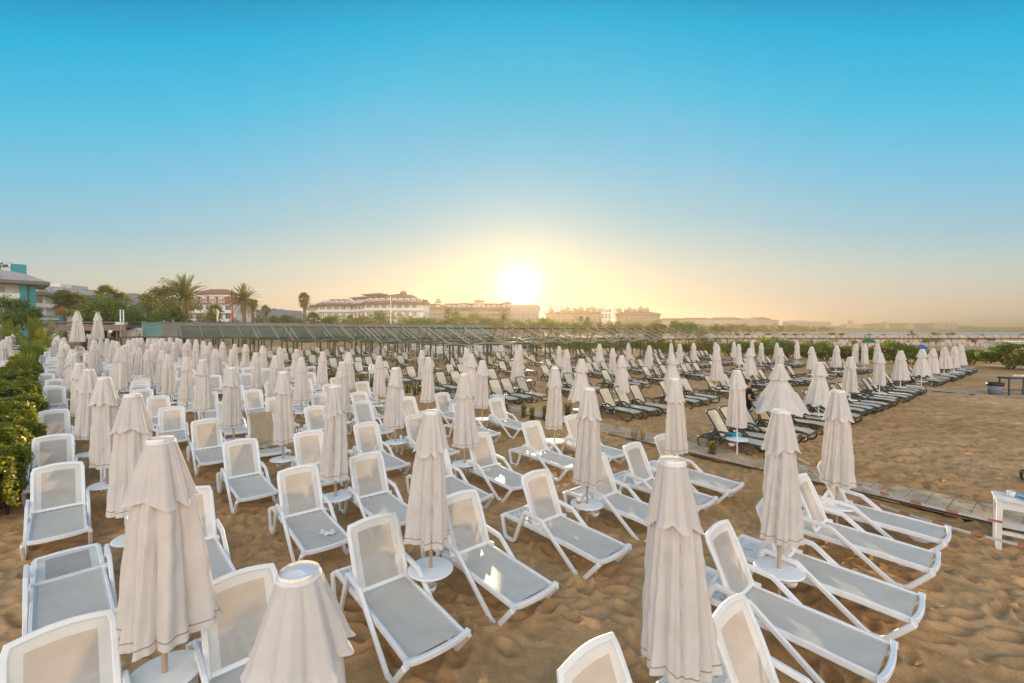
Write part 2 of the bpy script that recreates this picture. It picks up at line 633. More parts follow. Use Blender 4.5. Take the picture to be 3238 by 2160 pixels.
def build_sand():
    xs, ys, h, st = sand_height()
    fine = np.radians(np.arange(-60, 60.01, 0.22))
    coarse = np.radians(np.arange(64, 297, 4.0))
    th = np.concatenate([fine, coarse])
    r = [0.9]
    while r[-1] < 62: r.append(r[-1] * 1.0040 + 0.001)
    while r[-1] < 2400: r.append(r[-1] * 1.045)
    r = np.array(r)
    TH, RA = np.meshgrid(th, r)
    X, Y = RA * np.sin(TH), RA * np.cos(TH)
    fx, fy = np.clip((X - xs[0]) / st, 0, len(xs) - 2.001), np.clip((Y - ys[0]) / st, 0, len(ys) - 2.001)
    ix, iy = fx.astype(int), fy.astype(int)
    tx, ty = fx - ix, fy - iy
    hh = (h[iy, ix] * (1 - tx) + h[iy, ix + 1] * tx) * (1 - ty) + (h[iy + 1, ix] * (1 - tx) + h[iy + 1, ix + 1] * tx) * ty
    edge = np.clip(np.minimum(np.minimum(X - xs[0], xs[-1] - X), np.minimum(Y - ys[0], ys[-1] - Y)) / 2.0, 0, 1)
    hh = hh * edge + (1 - edge) * fbm(X, Y, 2.2, 3, 3) * 0.08 * np.clip(1 - RA / 200, 0, 1)
    s = (-X + Y) * 0.70711
    base = 0.9 * (1 - np.exp(-np.maximum(0, s - 26) / 60.0))
    shore = 71 + (Y - 130) * 0.81
    dip = np.clip((X - shore + 8) / 16, 0, 1) * np.clip((Y - 104) / 6, 0, 1)
    Z = base + hh - dip * 6.0
    nt_, nr = len(th), len(r)
    V = np.stack([X, Y, Z], -1).reshape(-1, 3)
    i, j = np.meshgrid(np.arange(nt_), np.arange(nr - 1))
    i2 = (i + 1) % nt_
    Fc = np.stack([j * nt_ + i, j * nt_ + i2, (j + 1) * nt_ + i2, (j + 1) * nt_ + i], -1).reshape(-1, 4)[:, ::-1]
    # centre fan as quads
    c = len(V)
    V = np.vstack([V, [[0, 0, 0]]])
    k = np.arange(0, nt_ - 1, 2)
    Fan = np.stack([np.full_like(k, c), (k + 2) % nt_, k + 1, k], -1)
    me = np_mesh("sand", V, np.vstack([Fc, Fan]), M["sand"], smooth=True)
    return tag(link("sand_ground", me), kind="structure")


def mat_sand():
    m, nt, out = new_mat("sand")
    tc = nd(nt, "ShaderNodeTexCoord")
    big = nd(nt, "ShaderNodeTexNoise", Scale=0.16, Detail=5.0, Roughness=0.55)
    nt.links.new(tc.outputs["Object"], big.inputs["Vector"])
    mid = nd(nt, "ShaderNodeTexNoise", Scale=3.4, Detail=10.0, Roughness=0.72)
    nt.links.new(tc.outputs["Object"], mid.inputs["Vector"])
    grain = nd(nt, "ShaderNodeTexNoise", Scale=160.0, Detail=2.0)
    nt.links.new(tc.outputs["Object"], grain.inputs["Vector"])
    r1 = ramp(nt, [(0.32, SAND[0]), (0.68, SAND[1])], big.outputs["Fac"])
    r2 = ramp(nt, [(0.28, (.66, .64, .62)), (0.72, (1.22, 1.22, 1.22))], mid.outputs["Fac"])
    r3 = ramp(nt, [(0.3, (.72, .72, .72)), (0.7, (1.22, 1.22, 1.22))], grain.outputs["Fac"])
    a = nd(nt, "ShaderNodeMix", data_type="RGBA", blend_type="MULTIPLY"); a.inputs[0].default_value = 1
    b = nd(nt, "ShaderNodeMix", data_type="RGBA", blend_type="MULTIPLY"); b.inputs[0].default_value = 1
    nt.links.new(r1.outputs[0], a.inputs[6]); nt.links.new(r2.outputs[0], a.inputs[7])
    nt.links.new(a.outputs[2], b.inputs[6]); nt.links.new(r3.outputs[0], b.inputs[7])
    p = nd(nt, "ShaderNodeBsdfPrincipled", Roughness=0.95)
    p.inputs["Specular IOR Level"].default_value = 0.12
    nt.links.new(b.outputs[2], p.inputs["Base Color"])
    ad = nd(nt, "ShaderNodeMath", operation="ADD")
    nt.links.new(mid.outputs["Fac"], ad.inputs[0])
    ml = nd(nt, "ShaderNodeMath", operation="MULTIPLY"); ml.inputs[1].default_value = 0.08
    nt.links.new(grain.outputs["Fac"], ml.inputs[0]); nt.links.new(ml.outputs[0], ad.inputs[1])
    bp = nd(nt, "ShaderNodeBump", Strength=0.8, Distance=0.05)
    nt.links.new(ad.outputs[0], bp.inputs["Height"])
    nt.links.new(bp.outputs[0], p.inputs["Normal"])
    nt.links.new(p.outputs[0], out.inputs[0])
    return m


M["sand"] = mat_sand()
build_sand()

# ------------------------------------------------------------------ sea
m, nt3, out = new_mat("sea_water")
tc3 = nd(nt3, "ShaderNodeTexCoord")
mp = nd(nt3, "ShaderNodeMapping"); mp.inputs["Scale"].default_value = (0.05, 0.25, 1)
nt3.links.new(tc3.outputs["Object"], mp.inputs[0])
wn = nd(nt3, "ShaderNodeTexNoise", Scale=3.0, Detail=6.0)
nt3.links.new(mp.outputs[0], wn.inputs["Vector"])
pb = nd(nt3, "ShaderNodeBsdfPrincipled", Roughness=0.22)
pb.inputs["Base Color"].default_value = (.10, .16, .18, 1)
bp = nd(nt3, "ShaderNodeBump", Strength=0.35, Distance=0.5)
nt3.links.new(wn.outputs["Fac"], bp.inputs["Height"])
nt3.links.new(bp.outputs[0], pb.inputs["Normal"])
nt3.links.new(pb.outputs[0], out.inputs[0])
w = MB()
w.add([(30, 106, 0), (2390, 106, 0), (2390, 2390, 0), (30, 2390, 0)], [(0, 1, 2, 3)])
tag(w.build("sea_water", m, loc=(0, 0, -1.3)), kind="structure")


# ------------------------------------------------------------------ far hills
def ridge(name, prof, Y, depth, mt, base=-3.0, seed=0, amp=1.5):
    """prof = [(photo px, photo py of the crest)] at distance Y"""
    xs = [at(px, Y) for px, py in prof]
    zs = [zat(py, Y) for px, py in prof]
    n = 260
    X = np.linspace(xs[0], xs[-1], n)
    Z = np.interp(X, xs, zs) + fbm(X, X * 0 + seed, (xs[-1] - xs[0]) / 26, 5, seed) * amp
    rows, K = [], 14
    for k in range(K + 1):
        t = k / K
        y = Y + (t - 0.5) * depth
        sh = math.sin(math.pi * min(1, t * 1.0)) ** 0.7
        zz = base + (Z - base) * sh + (fbm(X * 1.3, X * 0 + k * 7.7, (xs[-1] - xs[0]) / 40, 4, seed + 3) * amp * 1.2 if 0 < k < K and k != K // 2 else 0)
        rows.append(np.stack([X + (y - Y) * X / Y, X * 0 + y, zz], -1))
    V = np.concatenate(rows)
    i, j = np.meshgrid(np.arange(n - 1), np.arange(K))
    Fc = np.stack([j * n + i, j * n + i + 1, (j + 1) * n + i + 1, (j + 1) * n + i], -1).reshape(-1, 4)
    return tag(link(name, np_mesh(name, V, Fc, mt, smooth=True)), kind="structure")


M["hill_green"] = mat_plain("hill_scrub", (.16, .15, .09), .95, .35, .02, 0, .05)
M["hill_rock"] = mat_plain("hill_rock", (.16, .17, .19), .95, .2, .02, 0, .05)
ridge("headland_hills", [(2340, 1040), (2400, 1030), (2480, 1031), (2560, 1030), (2640, 1030), (2700, 1024), (2800, 1022), (2900, 1023), (2990, 1024), (3040, 1029), (3080, 1034), (3160, 1035), (3238, 1034), (3420, 1033)], 1350, 260, M["hill_green"], -3, 4, 2.0)
ridge("mountain_hills", [(-160, 960), (40, 930), (150, 925), (250, 914), (300, 917), (360, 932), (430, 928), (500, 950), (600, 962), (760, 985), (870, 975), (950, 985), (1060, 1005), (1180, 1030)], 330, 60, M["hill_rock"], -2, 9, 1.2)
# ------------------------------------------------------------------ closed parasols
H_CAP, H_HEM = 2.33, 0.80


def canopy_meshes(rh, rf, seed, tipi=0.0, stripe=True):
    """folded cloth body and the short valance above it; rh = hem radius, rf = valance radius, tipi = how far the ribs are opened"""
    rng = np.random.RandomState(seed)
    NA, NV = 128, 34
    th = np.linspace(0, 2 * math.pi, NA, endpoint=False)
    nf = 8
    offs = rng.uniform(-.24, .24, nf)
    amp = rng.uniform(.45, 1.3, nf); amp[rng.randint(nf)] = 1.75
    twist = rng.uniform(-.25, .25)

    def pleat(t, sharp):
        ph = (th + twist * t + 0.05 * np.sin(3 * th + seed)) * nf / (2 * math.pi)
        k = np.floor(ph).astype(int) % nf
        fr = ph - np.floor(ph) + offs[k] * np.sin(math.pi * (ph - np.floor(ph)))
        b = np.abs(np.sin(math.pi * fr)) ** (sharp * .68)
        sub = 0.22 * np.sin(2 * math.pi * fr * 2 + seed + 2.5 * t + k) * np.sin(math.pi * (ph - np.floor(ph)))
        return (b + sub) * amp[k] - 0.75

    sway = rng.uniform(-.02, .02, 2)
    verts, mi = [], []
    for j in range(NV + 1):
        t = j / NV
        z = H_CAP - 0.42 + 0.06 - (H_CAP - 0.36 - H_HEM) * t
        if tipi < .5:
            r1 = rf * .86
            rb = (.095 + (r1 - .095) * (t / .11) ** .8) if t < .11 else r1 + (rh - r1) * ((t - .11) / .89) ** .95
            a = (0.020 + 0.068 * t ** 0.6) * (rh / .25) ** 0.6
            r = rb + a * pleat(t, 0.75)
            r += 0.012 * t * np.sin(5 * th + 13 * t + seed) * np.sin(7 * t + 2 * th) + 0.004 * np.sin(31 * t + 4 * th + seed) * np.sin(9 * th)
        else:
            rb = 0.12 + (rh - 0.12) * t ** 1.02
            ph = th * nf / (2 * math.pi)
            fr = ph - np.floor(ph)
            sag = 1 - 0.13 * np.sin(math.pi * fr) ** 1.0 * min(1, t * 2)
            r = rb * sag + 0.012 * t * np.sin(17 * th + 4 * t)
        zz = z + (0.030 * t ** 6) * (amp[np.floor(th * nf / (2 * math.pi)).astype(int) % nf] - 1) * np.abs(np.sin(th * nf / 2)) + (0.02 * np.sin(th + seed) * t ** 4)
        if tipi >= .5: zz = zz - 0.05 * np.cos(th * nf) * t ** 5
        verts.append(np.stack([r * np.cos(th) + sway[0] * t * t, r * np.sin(th) + sway[1] * t * t, zz], -1))
    V = np.concatenate(verts)
    i, j = np.meshgrid(np.arange(NA), np.arange(NV))
    Fc = np.stack([j * NA + i, j * NA + (i + 1) % NA, (j + 1) * NA + (i + 1) % NA, (j + 1) * NA + i], -1).reshape(-1, 4)
    mid = np.where(j.reshape(-1) == NV - 2, 1 if stripe else 0, 0)
    # narrow stripe: move ring NV-1 close to ring NV-2
    if stripe:
        V = V.reshape(NV + 1, NA, 3)
        V[NV - 1] = V[NV - 2] * 0.68 + V[NV - 1] * 0.32
        V = V.reshape(-1, 3)
    body = np_mesh("canopy", V, Fc, [M["cloth"], M["stripe"]], mid, True)
    # valance
    NVV = 14
    verts = []
    for j in range(NVV + 1):
        t = j / NVV
        ph = ((th + .20 * np.sin(2 * th + seed) + .12 * np.sin(3 * th + 2 * seed)) % (2 * math.pi)) * nf / (2 * math.pi)
        fr = ph - np.floor(ph)
        k = np.floor(ph).astype(int) % nf
        rb = 0.088 + (rf - 0.088) * t ** 1.0
        a = (0.004 + 0.050 * t ** 1.3) * (rf / .2)
        av = amp[k] * (1 - fr) + amp[(k + 1) % nf] * fr
        r = rb + a * (np.abs(np.cos(math.pi * fr)) ** 1.1 - 0.5) * (.55 + .45 * av) + 0.004 * np.sin(23 * th) * t
        # corners hang and flare out, panel middles lift
        z = H_CAP - 0.03 - 0.44 * t - 0.042 * t ** 3 * (np.abs(np.cos(math.pi * fr)) ** 1.1) * (.2 + .8 * av) + 0.022 * np.sin(2 * th + seed) * t + 0.02
        if j == NVV: r = r + 0.012
        verts.append(np.stack([r * np.cos(th), r * np.sin(th), z + 0 * th], -1))
    V2 = np.concatenate(verts)
    i, j = np.meshgrid(np.arange(NA), np.arange(NVV))
    F2 = np.stack([j * NA + i, j * NA + (i + 1) % NA, (j + 1) * NA + (i + 1) % NA, (j + 1) * NA + i], -1).reshape(-1, 4)
    val = np_mesh("valance", V2, F2, [M["cloth"]], None, True)
    return body, val


def pole_mb(white, low=0.0):
    b = MB()
    b.lathe([(0.021 if not white else 0.02, low), (0.021 if not white else 0.02, H_CAP - 0.05)], 12)
    return b


def table_mb():
    b = MB()
    b.lathe([(0.03, .425), (.24, .432), (.262, .438), (.268, .447), (.262, .457), (.245, .460), (.0001, .460)], 40)
    b.lathe([(.032, .33), (.045, .425)], 14)
    return b


def cup_mb():
    b = MB()
    b.lathe([(.0001, .245), (.05, .25), (.072, .285), (.078, .325), (.070, .325), (.062, .285), (.0001, .27)], 20, c=(.13, -.02, 0))
    b.box((.06, -.02, .30), (.09, .03, .015))
    return b


def cap_mb():
    b = MB()
    b.lathe([(.084, -.034), (.096, -.030), (.102, -.018), (.102, -.008), (.097, .000), (.085, .005), (.05, .010), (.0001, .012)], 32, c=(0, 0, H_CAP - .03))
    return b


PAR_PARTS = {
    "wood": pole_mb(False).mesh("pole", M["wood_pole"]), "white": pole_mb(True).mesh("pole", M["white_pole"]),
    "table": table_mb().mesh("side_table", M["plastic"]), "cup": cup_mb().mesh("ash_cup", M["plastic"]), "cap": cap_mb().mesh("top_cap", M["cap"]),
}
VARS = {  # name: (hem r, valance r, seed, tipi)
    "slim": (.212, .172, 11, 0), "slim_b": (.222, .180, 12, 0), "slim_c": (.202, .166, 17, 0), "full": (.245, .20, 13, 0), "full_b": (.255, .205, 14, 0), "loose": (.295, .22, 15, 0),
    "semi": (.33, .20, 21, 0), "wide": (.47, .225, 22, 1), "tent": (.82, .27, 23, 1)}
CAN = {k: canopy_meshes(*v) for k, v in VARS.items()}
CANP = {k: canopy_meshes(*v, stripe=False) for k, v in VARS.items()}
PROTO = {}


def joined(meshes, name):
    """one mesh out of several, with their materials (for copies too far away to show parts)"""
    bm = bmesh.new()
    mats = []
    for me in meshes:
        b0 = len(bm.faces)
        bm.from_mesh(me)
        bm.faces.ensure_lookup_table()
        for f in bm.faces[b0:]:
            mt = me.materials[min(f.material_index, len(me.materials) - 1)]
            if mt not in mats: mats.append(mt)
            f.material_index = mats.index(mt)
    out = bpy.data.meshes.new(name)
    bm.to_mesh(out)
    bm.free()
    for mt in mats: out.materials.append(mt)
    return out


def parasol(x, y, var, pole, far, label, group, rz=0.0, sz=1.0, tilt=0.0, ta=0.0):
    key = (var, pole, far)
    if key not in PROTO:
        can, val = (CAN if pole == "wood" else CANP)[var]
        if far:
            o = link("parasol", joined([can, val, PAR_PARTS[pole], PAR_PARTS["table"], PAR_PARTS["cap"]], "parasol"))
        else:
            o = empty("parasol")
            link("canopy", can, o); link("valance", val, o); link("top_cap", PAR_PARTS["cap"], o)
            link("pole", PAR_PARTS[pole], o)
            t = link("side_table", PAR_PARTS["table"], o)
            link("ash_cup", PAR_PARTS["cup"], o)
        PROTO[key] = o
    else:
        o = copy_tree(PROTO[key])
    o.location = (x, y, gz(x, y))
    o.rotation_euler = (tilt * math.cos(ta), tilt * math.sin(ta), rz)
    o.scale = (1, 1, sz)
    tag(o, label, "parasol", group)
    return o


def fit_parasol(px, cap, hem):
    """ground position and height scale of a closed parasol whose cap and hem are seen at these photo rows"""
    v1 = cap - 1045
    z0 = 0.0
    for _ in range(4):
        a1, a2 = F * (CAM_H - z0 - H_CAP), F * (CAM_H - z0 - H_HEM)
        if hem:
            v2 = hem - 1045
            inv = (v1 * a1 * .6 + v2 * a2) / (a1 * a1 * .6 + a2 * a2)
        else:
            inv = max(v1, 3) / a1
        Y = 1 / inv
        X = at(px, Y)
        z0 = gz(X, Y)
    sc = (CAM_H - z0 - v1 * Y / F) / H_CAP
    return X, Y, max(.94, min(1.1, sc))
# ------------------------------------------------------------------ white loungers (x: head -> foot)
def lounger_white():
    P = {}
    b = MB()                                                # frame: long rails, cross rails, slotted base plate
    for s in (-1, 1):
        b.sweep([(-.95, s * .30, .335), (-.30, s * .30, .335), (.45, s * .30, .325), (.93, s * .30, .305)], rrect(.032, .07), (0, 1, 0))
    pts = []
    for k in range(13):
        y = -.335 + .67 * k / 12
        pts.append((.945 + .03 * (1 - (y / .335) ** 2), y, .308 + .018 * (abs(y) / .335) ** 4))
    b.sweep(pts, rrect(.06, .05), (0, 0, 1))
    for s in (-1, 1): b.box((.955, s * .33, .318), (.055, .035, .062))
    b.sweep([(-.95, -.345, .325), (-.95, .345, .325)], rrect(.06, .05), (0, 0, 1))
    b.box((-.30, 0, .32), (.05, .58, .04)); b.box((.35, 0, .295), (.05, .58, .035))
    for y0, y1 in ((-.285, -.20), (-.165, -.115), (-.08, -.03), (.03, .08), (.115, .165), (.20, .285)):
        b.box((-.62, (y0 + y1) / 2, .322), (.60, y1 - y0, .018))
    for x in (-.84, -.66, -.48): b.box((x, 0, .318), (.05, .57, .02))
    P["bed_frame"] = b.mesh("bed_frame", M["plastic"])
    prof = [(-.965, .335), (-.90, .06), (-.86, .012), (-.71, .012), (-.66, .05), (-.455, .515), (-.42, .545), (-.10, .520), (-.06, .495), (.545, .045), (.60, .012), (.70, .012), (.745, .045), (.955, .295)]
    for s in (-1, 1):
        b = MB()
        b.sweep([(x, s * .345, z) for x, z in prof], rrect(.042, .058), (0, 1, 0))
        b.box((-.24, s * .322, .37), (.07, .03, .055))
        P["side_frame" + ("" if s < 0 else "2")] = b.mesh("side_frame", M["plastic"])
    b = MB()                                                # seat mesh, a little sagged, with a doubled border
    def seat(u, v):
        x, y = -.27 + 1.19 * u, -.285 + .57 * v
        return x, y, .350 - .026 * u - .014 * math.sin(math.pi * v) * math.sin(math.pi * min(1, u * 1.1))
    b.grid(seat, 16, 10, 0)
    for s in (-1, 1): b.sweep([(-.27, s * .278, .357), (.30, s * .278, .340), (.92, s * .278, .328)], [(-.012, -.004), (.012, -.004), (.012, .004), (-.012, .004)], (0, 1, 0), 1)
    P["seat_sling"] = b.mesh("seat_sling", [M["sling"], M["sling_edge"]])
    # backrest in its own frame: x = up along the back, z = towards the sitter
    b = MB()
    L, Wd = .74, .295
    path = [(0, -Wd, 0)]
    for k in range(7): path.append((.10 + .55 * k / 6, -Wd, .012 * math.sin(math.pi * k / 6)))
    for k in range(9):
        a = k / 8
        path.append((L - .02 + .035 * math.sin(math.pi * a), -Wd + .02 + (2 * Wd - .04) * a, 0))
    for k in range(7): path.append((.65 - .55 * k / 6, Wd, .012 * math.sin(math.pi * k / 6)))
    path.append((0, Wd, 0))
    b.sweep(path, rrect(.030, .046), (0, 0, 1))
    b.box((.03, 0, -.005), (.04, 2 * Wd, .024))
    for s in (-1, 1): b.bar((.34, s * .24, -.02), (.10, s * .24, -.30), .022, .03)
    back_f = b.mesh("backrest", M["plastic"])
    b = MB()
    nu, nv = 16, 14
    vs, fs, ms = [], [], []
    for j in range(nv + 1):
        for i in range(nu + 1):
            u, v = i / nu, j / nv
            y = (-Wd + .018) + (2 * Wd - .036) * v
            top = L - .03 + .030 * (1 - (2 * v - 1) ** 2)
            x = .03 + (top - .03) * u
            vs.append((x, y, .004 - .022 * math.sin(math.pi * v) * math.sin(math.pi * u)))
    b.v, b.f, b.m, b.s = vs, [], [], []
    for j in range(nv):
        for i in range(nu):
            a = j * (nu + 1) + i
            b.f.append((a, a + 1, a + nu + 2, a + nu + 1))
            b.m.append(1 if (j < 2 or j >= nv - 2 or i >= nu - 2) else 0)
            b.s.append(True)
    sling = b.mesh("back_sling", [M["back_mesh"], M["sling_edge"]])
    return P, back_f, sling


# ------------------------------------------------------------------ dark loungers: bent oval tube, rounded backs
def smooth_path(pts, n=6):
    P = [Vector(p) for p in pts]
    out = []
    for i in range(len(P) - 1):
        p0, p1, p2, p3 = P[max(i - 1, 0)], P[i], P[i + 1], P[min(i + 2, len(P) - 1)]
        for k in range(n):
            t = k / n
            out.append(0.5 * ((2 * p1) + (-p0 + p2) * t + (2 * p0 - 5 * p1 + 4 * p2 - p3) * t * t + (-p0 + 3 * p1 - 3 * p2 + p3) * t ** 3))
    out.append(P[-1])
    return out


def lounger_dark():
    P = {}
    b = MB()
    for s in (-1, 1):
        b.tube(smooth_path([(-.92, s * .29, .27), (-.5, s * .29, .30), (0, s * .29, .325), (.6, s * .29, .325), (.88, s * .29, .30), (.95, s * .285, .27)], 3), .030, 8)
    b.tube([(.95, -.29, .27), (.97, 0, .268), (.95, .29, .27)], .026, 8)
    b.tube([(-.92, -.29, .27), (-.92, .29, .27)], .026, 8)
    for x in (-.30, .35): b.tube([(x, -.29, .295), (x, .29, .295)], .02, 6)
    for y in (-.18, 0, .18): b.box((-.6, y, .275), (.62, .05, .02))
    P["bed_frame"] = b.mesh("bed_frame", M["dark_frame"])
    for s in (-1, 1):
        b = MB()
        b.tube(smooth_path([(-.62, s * .335, .10), (-.50, s * .335, .30), (-.40, s * .335, .45), (-.24, s * .335, .525), (-.06, s * .335, .50), (.12, s * .335, .39), (.34, s * .335, .20), (.52, s * .335, .06), (.66, s * .335, .025), (.82, s * .333, .05), (.93, s * .325, .15), (.945, s * .31, .26)], 4), .030, 8)
        b.tube(smooth_path([(-.40, s * .325, .29), (-.52, s * .33, .10), (-.64, s * .33, .03), (-.80, s * .33, .03), (-.89, s * .32, .10), (-.91, s * .30, .25)], 4), .026, 8)
        P["side_frame" + ("" if s < 0 else "2")] = b.mesh("side_frame", M["dark_frame"])
    b = MB()
    b.grid(lambda u, v: (-.27 + 1.20 * u, -.275 + .55 * v, .350 + .012 * math.sin(math.pi * u) - .045 * max(0, u - .85) / .15 * .6 - .012 * math.sin(math.pi * v)), 18, 8)
    P["seat_sling"] = b.mesh("seat_sling", M["beige_sling"])
    b = MB()
    L, Wd = .80, .285
    path = [(-.02, -Wd, 0), (.2, -Wd, .01), (.45, -Wd, .01), (.66, -Wd * .99, 0)]
    for k in range(1, 8):
        a = math.pi / 2 * k / 8
        path.append((.66 + .14 * math.sin(a), -Wd + .12 * (1 - math.cos(a)), -.005))
    path += [(x, -y, z) for x, y, z in reversed(path)]
    b.tube(path, .026, 8)
    b.tube([(.0, -Wd, 0), (.0, Wd, 0)], .02, 6)
    for s in (-1, 1): b.bar((.34, s * .2, -.02), (.06, s * .2, -.26), .02, .02)
    back_f = b.mesh("backrest", M["dark_frame"])
    b = MB()
    def bs(u, v):
        y = (2 * v - 1)
        xt = .785 - .11 * max(0, (abs(y) - .55) / .45) ** 2
        return .0 + xt * u, y * (Wd - .012), .008 - .02 * math.sin(math.pi * v) * math.sin(math.pi * u)
    b.grid(bs, 14, 14)
    sling = b.mesh("back_sling", M["beige_sling"])
    return P, back_f, sling


LW, LD = lounger_white(), lounger_dark()
LPROTO = {}


def back_matrix(deg):
    """backrest hinge at x=-.27; deg = recline from flat"""
    a = R(deg)
    return Matrix.Translation((-.27, 0, .362)) @ Matrix.Rotation(0, 4, "X") @ Matrix(((-math.cos(a), 0, math.sin(a), 0), (0, -1, 0, 0), (math.sin(a), 0, math.cos(a), 0), (0, 0, 0, 1)))


def lounger(kind, x, y, yaw, deg, far, label, group, name=None):
    """yaw = compass angle (deg, from +Y towards -X) of the head end"""
    key = (kind, deg, far)
    if key not in LPROTO:
        parts, bf, sl = LW if kind == "white" else LD
        nm = kind + "_sun_lounger"
        if far:
            bf2, sl2 = bf.copy(), sl.copy()
            bf2.transform(back_matrix(deg)); sl2.transform(back_matrix(deg))
            o = link(nm, joined(list(parts.values()) + [bf2, sl2], nm))
        else:
            o = empty(nm)
            for k, me in parts.items(): link(k.rstrip("2"), me, o)
            bk = link("backrest", bf, o)
            bk.matrix_local = back_matrix(deg)
            link("back_sling", sl, bk)
        LPROTO[key] = o
    else:
        o = copy_tree(LPROTO[key])
    a = R(yaw)
    hx, hy = -math.sin(a), math.cos(a)                      # towards the head
    o.location = (x, y, gz(x, y) - .006)
    o.rotation_euler = (0, 0, math.atan2(-hy, -hx))
    tag(o, label, "sun lounger", group)
    return o
# ------------------------------------------------------------------ where everything stands (photo pixels -> ground)
Z6 = 5.598


def zr(k, *rows):
    """rows measured in one of the enlarged views -> photo pixels"""
    x0 = {1: 0, 2: 220, 3: 560, 4: 900, 5: 1240, 6: 1600, 7: 2000, 8: 2380}[k]
    return [(x0 + r[0] / Z6, 1000 + r[1] / Z6, 1000 + r[2] / Z6 if r[2] else 0, *r[3:]) for r in rows]


def fr(*rows):
    return [(r[0] * 1.3773, r[1] * 1.3773, r[2] * 1.3773 if r[2] else 0, *r[3:]) for r in rows]


COLS = [
    fr((680, 1318, 0, "full_b"), (362, 1003, 1472, "loose"), (303, 903, 1187, "full_b"), (238, 865, 1077, "full"), (201, 847, 1012, "full_b"))
    + zr(1, (1400, 825, 0), (1220, 740, 1290), (1290, 662, 0), (1215, 590, 0), (1195, 520, 0), (1130, 512, 0), (1065, 432, 0), (1060, 400, 0)),
    fr((1556, 1054, 1545, "slim"), (985, 940, 1245, "slim_b"), (767, 885, 1098, "slim"), (645, 852, 1022, "slim_c"), (533, 842, 982, "full"), (465, 825, 947, "slim_b"))
    + zr(2, (2050, 728, 1500), (1735, 675, 1385), (1625, 602, 1225), (1375, 595, 1165), (1250, 553, 1080), (1150, 518, 990), (1030, 488, 940), (865, 460, 885), (825, 440, 0), (765, 425, 0),
         (665, 395, 750), (555, 380, 690), (458, 350, 0), (430, 338, 0), (370, 320, 590), (322, 310, 560)),
    fr((1797, 940, 1247, "slim"), (1348, 890, 1112, "slim_b"), (1066, 857, 1030, "slim_c"), (906, 843, 985, "slim"), (784, 830, 0, "slim_b"))
    + zr(4, (275, 737, 1530)) + zr(3, (1740, 693, 1390), (1385, 640, 1280), (965, 583, 0), (675, 577, 1105), (495, 530, 0), (325, 488, 940), (150, 478, 0))
    + zr(2, (1855, 463, 855), (1720, 457, 0), (1577, 415, 0), (1490, 405, 0), (1388, 400, 0), (1268, 380, 0), (1197, 367, 0), (1122, 355, 0), (1062, 343, 0), (1002, 323, 0), (945, 320, 0), (858, 311, 0)),
    fr((1930, 895, 1113, "slim_b"), (1553, 868, 1040, "slim_c"), (1274, 843, 983, "slim")) + zr(5, (1590, 780, 0), (628, 720, 1525)) + zr(4, (1665, 698, 1420), (1112, 640, 1280), (670, 622, 1200))
    + zr(3, (2095, 578, 1090), (1815, 550, 975), (1510, 520, 960), (1208, 494, 905), (1010, 487, 870), (805, 455, 820), (578, 455, 800), (465, 433, 0), (335, 410, 0), (188, 408, 0))
    + zr(2, (1962, 398, 690), (1907, 382, 0), (1777, 365, 0), (1655, 352, 0), (1615, 338, 0), (1518, 325, 0), (1465, 320, 0)),
]
COLNAME = ["hedge-side parasol line", "second parasol line from the hedge", "third parasol line from the hedge", "parasol line beside the boardwalk"]
rnd = random.Random(11)
USED_PAR, WPAR = [], []
CHOICE = ["slim", "slim_b", "slim_c", "slim", "full"]
for ci, col in enumerate(COLS):
    pos = []
    for i, r in enumerate(col):
        X, Y, sc = fit_parasol(r[0], r[1], r[2])
        pos.append((X, Y, sc, r[3] if len(r) > 3 else (rnd.choice(["full", "full_b", "slim_b"]) if ci == 0 else rnd.choice(CHOICE))))
    if ci == 0:                                             # the hedge-side line goes on, one parasol every three metres
        X, Y = pos[8][0], pos[8][1]
        pos = pos[:8]
        while Y < 60:
            pos.append((X + rnd.uniform(-.25, .25), Y + rnd.uniform(-.2, .2), 1.0 + rnd.uniform(-.02, .03), rnd.choice(["full", "slim_b", "full_b"])))
            X -= 2.19; Y += 2.08
    if ci == 0: pos[0] = (at(680 * 1.3773, 2.12), 2.12, .915, "loose")
    pos.sort(key=lambda q: q[1] - q[0])
    WPAR.append(pos)
    for i, (X, Y, sc, var) in enumerate(pos):
        lab = f"closed cream parasol, {nth(i + 1)} from the near end of the {COLNAME[ci]}"
        if ci == 0 and i == 0: lab = "closed cream parasol with stained cap, nearest one, cut by the bottom edge"
        if ci == 0 and i == 1: lab = "loosely folded cream parasol over a big round table, second from the near end"
        parasol(X, Y, var, "wood", Y > 27, lab, "closed cream parasols between the white loungers", rnd.uniform(0, 6.28), sc, R(rnd.uniform(0, 1.2)), rnd.uniform(0, 6.28))

# white loungers -----------------------------------------------------
FOOT = .95                                                  # foot rail to middle


def axis(yaw):
    a = R(yaw)
    return (-math.sin(a), math.cos(a)), (math.cos(a), math.sin(a))


WL = {}                                                     # (column, parasol index, side) -> (x, y, yaw, deg)


def foot(c, i, s, fx, fy, yaw, deg=65):
    d, p = axis(yaw)
    WL[(c, i, s)] = (fx + d[0] * FOOT, fy + d[1] * FOOT, yaw, deg)


def mid(c, i, s, x, y, yaw, deg=65):
    WL[(c, i, s)] = (x, y, yaw, deg)


